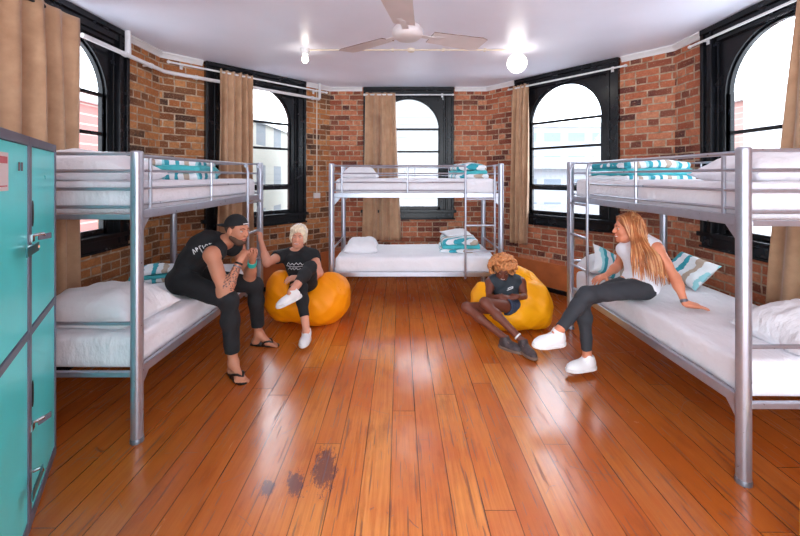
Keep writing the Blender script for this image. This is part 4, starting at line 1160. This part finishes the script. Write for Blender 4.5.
# ------------------------------------------------------------------ the man on the left bunk
J = dict(pel=(-1.80, 3.24, .70), neck=(-1.475, 3.22, 1.00), fwd=(.75, -.10, -.35), bend=(-.055, 0, .055),
    sR=(-1.48, 3.03, .935), sL=(-1.44, 3.40, .93), eR=(-1.352, 2.97, .645), eL=(-1.34, 3.45, .66), wR=(-1.285, 3.09, .87), wL=(-1.25, 3.27, .86),
    hR=(-1.79, 3.15, .69), hL=(-1.79, 3.33, .69), kR=(-1.325, 2.98, .595), kL=(-1.315, 3.49, .56), aR=(-1.30, 3.00, .10), aL=(-1.30, 3.54, .10),
    head=dict(c=(-1.355, 3.20, 1.105), f=(.93, -.33, -.10), u=(.12, 0, 1)),
    handR=((.25, .45, .85), (.35, .75, -.5), -1, 1.0), handL=((.15, -.35, .95), (.3, -.8, -.2), 1, 1.0),
    footR=('bare', (.72, -.70, 0)), footL=('bare', (.97, -.10, 0)))
lo, hi = (-2.05, 2.70, -.01), (-1.00, 3.70, 1.30)
man, R_, D_ = person('person', 'man in black sleeveless top, black trousers and backwards cap sitting on the left bunk', (-1.6, 3.22, 0), J,
    dict(girth=1.02, w=1.08, arm=1.08, leg=1.0, neck=.058, head=1.02), 'skin_m', 'lip_m', lo, hi, tattoo=((-1.352, 2.97, .645), (-1.285, 3.09, .87)))
tk = shirt(man, J, D_, (-2.05, 2.85, .5), (-1.1, 3.6, 1.2), M['black_cloth'], name='tank_top', armhole=.08, neck=.075, hem=-.15)
trousers(man, J, D_, (-2.05, 2.75, 0), (-1.1, 3.75, .95), M['black_cloth'], end=.80, calf=.006, off=.014, waist=.12)
for q, f, sd in (('R', (.72, -.70, 0), -1), ('L', (.97, -.10, 0), 1)): flipflop(man, J['a'+q], f, sd)
H = J['head']; P = H['P']; R = H['R']; F = Field(np.array(H['c'])-.22, np.array(H['c'])+.22, .004)
F.ell(P(0, -.014, .036), V(.083, .104, .096), R, k=.01); F.half(P(0, 0, .034), -(R[2]*.96-R[1]*.22))
F.ell(P(0, .06, .02), V(.07, .07, .02), R, k=.004, mode='cut')
cap = F.build('backwards_cap', M['black_cloth'], man)
F = Field(np.array(H['c'])-.26, np.array(H['c'])+.22, .004); F.ell(P(0, -.12, .022), V(.07, .075, .009), R, k=.004); F.build('cap_peak', M['black_cloth'], cap)
cap_l = MB().tube([tuple(P(-.03, .083, .062)-V(*man.location)), tuple(P(0, .088, .064)-V(*man.location)), tuple(P(.03, .083, .062)-V(*man.location))], .004).build('cap_strap', M['paper'], cap)
F = Field(np.array(H['c'])-.2, np.array(H['c'])+.2, .0035)
F.ell(P(0, .026, -.028), V(.063, .064, .088), R, k=.02); F.ell(P(0, .046, -.086), V(.046, .047, .037), R, k=.02)
for q in (-1, 1): F.cone(P(q*.050, .0, -.055), P(q*.030, .05, -.090), .023, .022, k=.02)
F.half(P(0, .02, -.040), R[2]*1.0+R[1]*.35); F.ell(P(0, .097, -.064), V(.024, .016, .008), R, k=.003, mode='cut')
F.build('beard', M['beard'], man)
F = Field(np.array(H['c'])-.2, np.array(H['c'])+.2, .004); F.ell(P(0, -.014, .030), V(.077, .098, .092), R, k=.01); F.half(P(0, .035, 0), R[1]); F.half(P(0, 0, .06), R[2]); F.half(P(0, 0, -.045), -R[2]); F.build('hair', M['hair_br'], man)
L = V(*man.location)
def band(root, p, q, t, r, w_, mat, name):
    p, q = V(*p), V(*q); d = nrm(q-p); c = p+(q-p)*t-V(*root.location)
    return MB().tube([tuple(c-d*w_), tuple(c-d*w_*.5), tuple(c+d*w_*.5), tuple(c+d*w_)], [r*.96, r, r, r*.96], 18).build(name, mat, root, smooth=True)
band(man, J['eR'], J['wR'], .92, .032, .008, M['black'], 'bracelet'); band(man, J['eR'], J['wR'], .82, .034, .006, M['silver_d'], 'bracelet'); band(man, J['eL'], J['wL'], .7, .038, .028, M['turq'], 'wristband')
stamp(man, tk, [[(0, 0), (.012, .03), (.024, 0)], [(.035, 0), (.035, .03), (.05, .02), (.035, .014)], [(.065, 0), (.065, .03), (.082, .03)], [(.092, 0), (.092, .03)], [(.105, 0), (.12, .03), (.135, 0)], [(.148, .03), (.148, 0), (.165, 0)]],
      (-1.63, 3.05, .93), (.66, 0, .62), (-.5, .1, .8), (.2, .55, -.8), M['print_w'], .0035)

# ------------------------------------------------------------------ the blonde woman on the orange beanbag
J = dict(pel=(-1.02, 4.12, .36), neck=(-1.125, 4.24, .735), fwd=(.12, -.95, .25), bend=(0, .02, 0),
    sR=(-1.32, 4.22, .675), sL=(-.945, 4.21, .675), eR=(-1.39, 4.02, .645), eL=(-.845, 4.03, .54), wR=(-1.49, 4.12, .865), wL=(-1.00, 3.82, .545),
    hR=(-1.10, 4.06, .35), hL=(-.95, 4.06, .36), kR=(-.965, 3.74, .47), kL=(-.885, 3.79, .655), aR=(-.865, 3.56, .12), aL=(-.975, 3.47, .51),
    head=dict(c=(-1.105, 4.20, .895), f=(.06, -1, -.02), u=(.10, 0, 1)),
    handR=((-.22, .35, .9), (-.9, .1, -.2), 1, .85), handL=((-.8, -.4, .05), (-.1, .4, -.9), -1, .35),
    footR=('shoe', (0.03, -1, -.02), (0, 0, 1)), footL=('shoe', (-.86, -.40, -.34), (-.25, -.2, .9)))
lo, hi = (-1.70, 3.20, -.01), (-.70, 4.48, 1.10)
w1, R_, D_ = person('person', 'laughing woman with short blonde hair and black shirt sitting on the orange beanbag', (-1.0, 4.1, 0), J,
    dict(girth=1.04, w=1.0, arm=1.0, leg=.95, bust=1.0, neck=.048, smile=True, head=1.0), 'skin_f', 'lip', lo, hi)
sh = shirt(w1, J, D_, (-1.6, 3.8, .2), (-.7, 4.5, .9), M['black_cloth'], sleeve=.42, bust=1.0, neck=.08, hem=-.06)
trousers(w1, J, D_, (-1.3, 3.3, 0), (-.7, 4.4, .85), M['black_cloth'], end=.66, off=.008)
shoe(w1, J['aR'], J['footR'][1], J['footR'][2], M['shoe_w'], M['shoe_sole'], 1, .90); shoe(w1, J['aL'], J['footL'][1], J['footL'][2], M['shoe_w'], M['shoe_sole'], -1, .90)
band(w1, J['eL'], J['wL'], .93, .028, .008, M['silver_d'], 'watch')
H = J['head']; P = H['P']; R = H['R']; F = Field(np.array(H['c'])-.2, np.array(H['c'])+.2, .004)
F.ell(P(0, -.02, .042), V(.090, .104, .098), R, k=.02); F.ell(P(.03, .05, .085), V(.055, .05, .035), R, k=.03)
for q in (-1, 1): F.ell(P(q*.068, .01, -.005), V(.024, .055, .062), R, k=.02)
sl, X, Y, Z = F.blk(F.lo-1, F.lo+F.n*F.h+1)
l = [R[i, 0]*(X-H['c'][0])+R[i, 1]*(Y-H['c'][1])+R[i, 2]*(Z-H['c'][2]) for i in range(3)]
F.F = F.F+(.0035*np.sin(l[0]*230+14*l[2]+3*np.sin(l[1]*40))).astype(np.float32)
F.ell(P(-.008, .085, -.02), V(.056, .06, .078), R, k=.01, mode='cut')
F.build('hair', M['hair_bl'], w1)
hd_ = MB(); pts = [P(.088*math.cos(a), .012+.02*math.sin(a), .035+.108*math.sin(a)) for a in np.linspace(.15, PI-.15, 14)]
hd_.tube([tuple(p-V(*w1.location)) for p in pts], .0045, 8).build('hair_band', M['paper'], w1, smooth=True)
sc = [[(-.10, .0), (-.08, .03), (-.06, .0), (-.04, .022), (-.02, .0), (0, .025), (.02, .002), (.04, .022), (.06, 0), (.09, .012)], [(-.11, -.012), (0, -.02), (.10, -.008)],
      [(-.09, -.05), (-.07, -.028), (-.055, -.05), (-.035, -.03), (-.02, -.05), (.0, -.03), (.02, -.048), (.05, -.035)]]
stamp(w1, sh, sc, (-1.10, 3.9, .61), (1, 0, 0), (0, 0, 1), (0, 1, 0), M['print_w'], .0032)

# ------------------------------------------------------------------ the curly-haired woman on the amber beanbag
J = dict(pel=(1.12, 3.90, .23), neck=(1.10, 4.08, .475), fwd=(-.06, -.9, .42), bend=(0, .03, 0),
    sR=(.945, 4.03, .435), sL=(1.265, 4.03, .44), eR=(.895, 3.92, .30), eL=(1.275, 3.92, .31), wR=(.985, 3.80, .365), wL=(1.165, 3.80, .365),
    hR=(1.04, 3.88, .22), hL=(1.19, 3.86, .22), kR=(.645, 3.72, .285), kL=(.80, 3.63, .36), aR=(.955, 3.47, .085), aL=(1.085, 3.38, .095),
    head=dict(c=(1.065, 4.00, .585), f=(-.12, -.88, -.45), u=(0, -.4, .9)),
    handR=((.9, .1, -.15), (0, .3, -1), -1, .6), handL=((-.9, .1, -.15), (0, .3, -1), 1, .6),
    footR=('shoe', (.75, -.66, 0.0), (0, 0, 1)), footL=('shoe', (.28, -.96, 0.0), (0, 0, 1)))
lo, hi = (.50, 3.05, -.01), (1.50, 4.35, .80)
w2, R_, D_ = person('person', 'woman with curly copper hair and dark sleeveless top looking down on the amber beanbag', (1.08, 3.9, 0), J,
    dict(girth=.84, w=1.0, arm=.86, leg=.82, bust=.8, neck=.044, head=.93, smile=True), 'skin_b', 'lip_b', lo, hi)
tk = shirt(w2, J, D_, (.8, 3.6, .05), (1.45, 4.3, .65), M['grey_tank'], bust=.8, neck=.07, armhole=.062, name='tank_top', hem=-.08)
trousers(w2, J, D_, (.6, 3.5, 0), (1.45, 4.2, .5), M['denim'], end=1.36, off=.01, name='shorts', waist=.05)
shoe(w2, J['aR'], J['footR'][1], J['footR'][2], M['shoe_d'], M['sole_d'], 1, .92); shoe(w2, J['aL'], J['footL'][1], J['footL'][2], M['shoe_d'], M['sole_d'], -1, .92)
band(w2, J['kL'], J['aL'], .86, .036, .007, M['print_w'], 'anklet')
H = J['head']; P = H['P']; R = H['R']; F = Field(np.array(H['c'])-.25, np.array(H['c'])+.25, .005)
F.ell(P(0, -.02, .035), V(.095, .10, .095), R, k=.02)
for k in range(900):
    u = rng.normal(size=3); u /= np.linalg.norm(u)
    if u[1] > .25 and u[2] < .36: continue
    if u[2] < -.75: continue
    rr = .118+.022*rng.random(); c = P(u[0]*rr*1.12, -.018+u[1]*rr, .03+u[2]*rr*1.05)
    F.ell(c, V(1, 1, 1)*(.009+.008*rng.random()), k=.004)
F.ell(P(0, .11, -.03), V(.060, .085, .085), R, k=.01, mode='cut')
F.build('curly_hair', M['hair_af'], w2)
stamp(w2, tk, [[(-.03, -.012), (0, 0), (.035, .012)], [(-.02, .004), (0, .014), (.03, .022)], [(.028, .012), (.034, .024)]], (1.12, 3.9, .40), (1, 0, 0), (0, 0, 1), (0, 1, 0), M['print_w'], .0045)
stamp(w2, tk, [[(-.05, 0), (-.03, 0)], [(-.025, 0), (-.005, 0)], [(0, 0), (.03, 0)]], (1.07, 3.9, .35), (1, 0, 0), (0, 0, 1), (0, 1, 0), M['turq'], .002)

# ------------------------------------------------------------------ the long-haired woman on the right bunk
J = dict(pel=(1.90, 3.05, .69), neck=(1.895, 3.09, 1.06), fwd=(-.95, -.25, 0), bend=(.02, 0, 0),
    sR=(1.92, 3.255, 1.01), sL=(1.955, 2.935, .995), eR=(1.88, 3.32, .78), eL=(2.03, 2.84, .805), wR=(1.72, 3.22, .72), wL=(2.03, 2.74, .645),
    hR=(1.88, 3.13, .68), hL=(1.88, 2.99, .68), kR=(1.455, 3.06, .575), kL=(1.415, 2.92, .655), aR=(1.475, 3.03, .125), aL=(1.135, 2.78, .42),
    head=dict(c=(1.82, 3.08, 1.135), f=(-.97, .22, -.04), u=(-.06, 0, 1)),
    handR=((-.9, -.3, -.2), (0, 0, -1), -1, .3), handL=((.93, -.20, -.12), (.05, -.05, -1), -1, .12),
    footR=('shoe', (-.96, -.22, 0.0), (0, 0, 1)), footL=('shoe', (-.95, -.22, .02), (0.1, -.15, 1)))
lo, hi = (.90, 2.45, -.01), (2.35, 3.50, 1.36)
w3, R_, D_ = person('person', 'woman with long strawberry blonde hair and white top sitting on the right bunk', (1.85, 3.05, 0), J,
    dict(girth=.88, w=.98, arm=.84, leg=.92, bust=.9, neck=.042, smile=True, head=.97), 'skin_w', 'lip', lo, hi)
shirt(w3, J, D_, (1.6, 2.7, .5), (2.3, 3.5, 1.25), M['white_cloth'], bust=.9, neck=.07, armhole=.065, name='sleeveless_top', hem=-.05, off=.016, wr=(.005, 24))
trousers(w3, J, D_, (1.0, 2.55, .05), (2.2, 3.4, 1.0), M['char_cloth'], end=.86, off=.006, name='leggings', waist=.0)
shoe(w3, J['aR'], J['footR'][1], J['footR'][2], M['shoe_w'], M['shoe_sole'], 1, 1.0); shoe(w3, J['aL'], J['footL'][1], J['footL'][2], M['shoe_w'], M['shoe_sole'], -1, 1.0)
band(w3, J['eL'], J['wL'], .9, .026, .010, M['silver_d'], 'watch')
H = J['head']; P = H['P']; R = H['R']
F = Field(np.array(H['c'])-.2, np.array(H['c'])+.2, .004); F.ell(P(0, -.022, .036), V(.082, .098, .094), R, k=.02)
F.ell(P(0, .092, -.025), V(.062, .06, .086), R, k=.008, mode='cut'); F.half(P(0, 0, -.06), -R[2])
cap = F.build('hair', M['hair_lg'], w3)
st = []; c0 = V(*H['c'])
for k in range(300):
    a = rng.uniform(-.62*PI, .62*PI)            # angle round the back of the head, 0 = straight back
    rad = -R[1]*math.cos(a)+R[0]*math.sin(a); rad = nrm(V(rad[0], rad[1], 0))
    hgt = rng.uniform(.0, .13); rr = rng.uniform(.0, .012)
    p0 = P(0, -.02, 0)+V(0, 0, .04)+rad*.085*math.sqrt(max(0, 1-(max(0, hgt-.035)/.096)**2))+V(0, 0, hgt-.035)+rad*rr*.4
    p1 = c0+rad*(.088+rr)+V(0, 0, .03)-R[1]*.02
    ln = rng.uniform(.30, .40)*(1 if abs(a) < 1.4 else .92)
    near = max(0, -rad[1])                       # strands on the side facing the shoulder go over it
    p2 = c0+rad*(.100+rr+.015*near)+V(0.012, 0, -.07)-R[1]*.02
    back = max(0, float(rad @ V(1, 0, 0)))
    p3 = c0+rad*(.120+rr+.085*near)+V(.05*back+.02, -.0, -.18)-R[1]*.02
    p4 = c0+rad*(.125+rr+.10*near+.01)+V(.06*back+.03, 0, -ln)-R[1]*.02
    ctl = [p0, p1, p2, p3, p4]; pts = []
    cc = [2*ctl[0]-ctl[1]]+ctl+[2*ctl[-1]-ctl[-2]]
    ph = rng.uniform(0, 6)
    for i in range(4):
        for q in range(4):
            t = q/4; a0, a1, a2, a3 = cc[i:i+4]
            pts.append(.5*((2*a1)+(-a0+a2)*t+(2*a0-5*a1+4*a2-a3)*t*t+(-a0+3*a1-3*a2+a3)*t**3))
    pts.append(p4)
    for i in range(len(pts)): pts[i] = pts[i]+V(math.sin(i*.8+ph), math.cos(i*.7+ph), 0)*.004*i/8
    st.append((pts, rng.uniform(.0035, .0065), 1 if rng.random() < .3 else 0))
for k in range(150):                          # lengths falling from the parting past the face
    sg = rng.choice((-1, 1)); yy = rng.uniform(-.09, .075); j = rng.uniform(0, .01)
    ctl = [P(sg*.004, yy, .128-abs(yy+.01)*.45+j*.3), P(sg*(.048+j), yy*.9, .112-abs(yy)*.3), P(sg*(.082+j), yy*.75, .045), P(sg*(.090+j), yy*.55-.012, -.04), P(sg*(.094+j), yy*.4-.03, -.13), P(sg*(.10+j), yy*.3-.045, -.20-.1*rng.random())]
    cc = [2*ctl[0]-ctl[1]]+ctl+[2*ctl[-1]-ctl[-2]]; pts = []
    for i in range(len(ctl)-1):
        for q in range(3):
            t = q/3; a0, a1, a2, a3 = cc[i:i+4]
            pts.append(.5*((2*a1)+(-a0+a2)*t+(2*a0-5*a1+4*a2-a3)*t*t+(-a0+3*a1-3*a2+a3)*t**3))
    pts.append(ctl[-1]); st.append((pts, rng.uniform(.0035, .006), 1 if rng.random() < .25 else 0))
hairtubes(w3, st, [M['hair_lg'], M['hair_lg2']], 'long_strands')
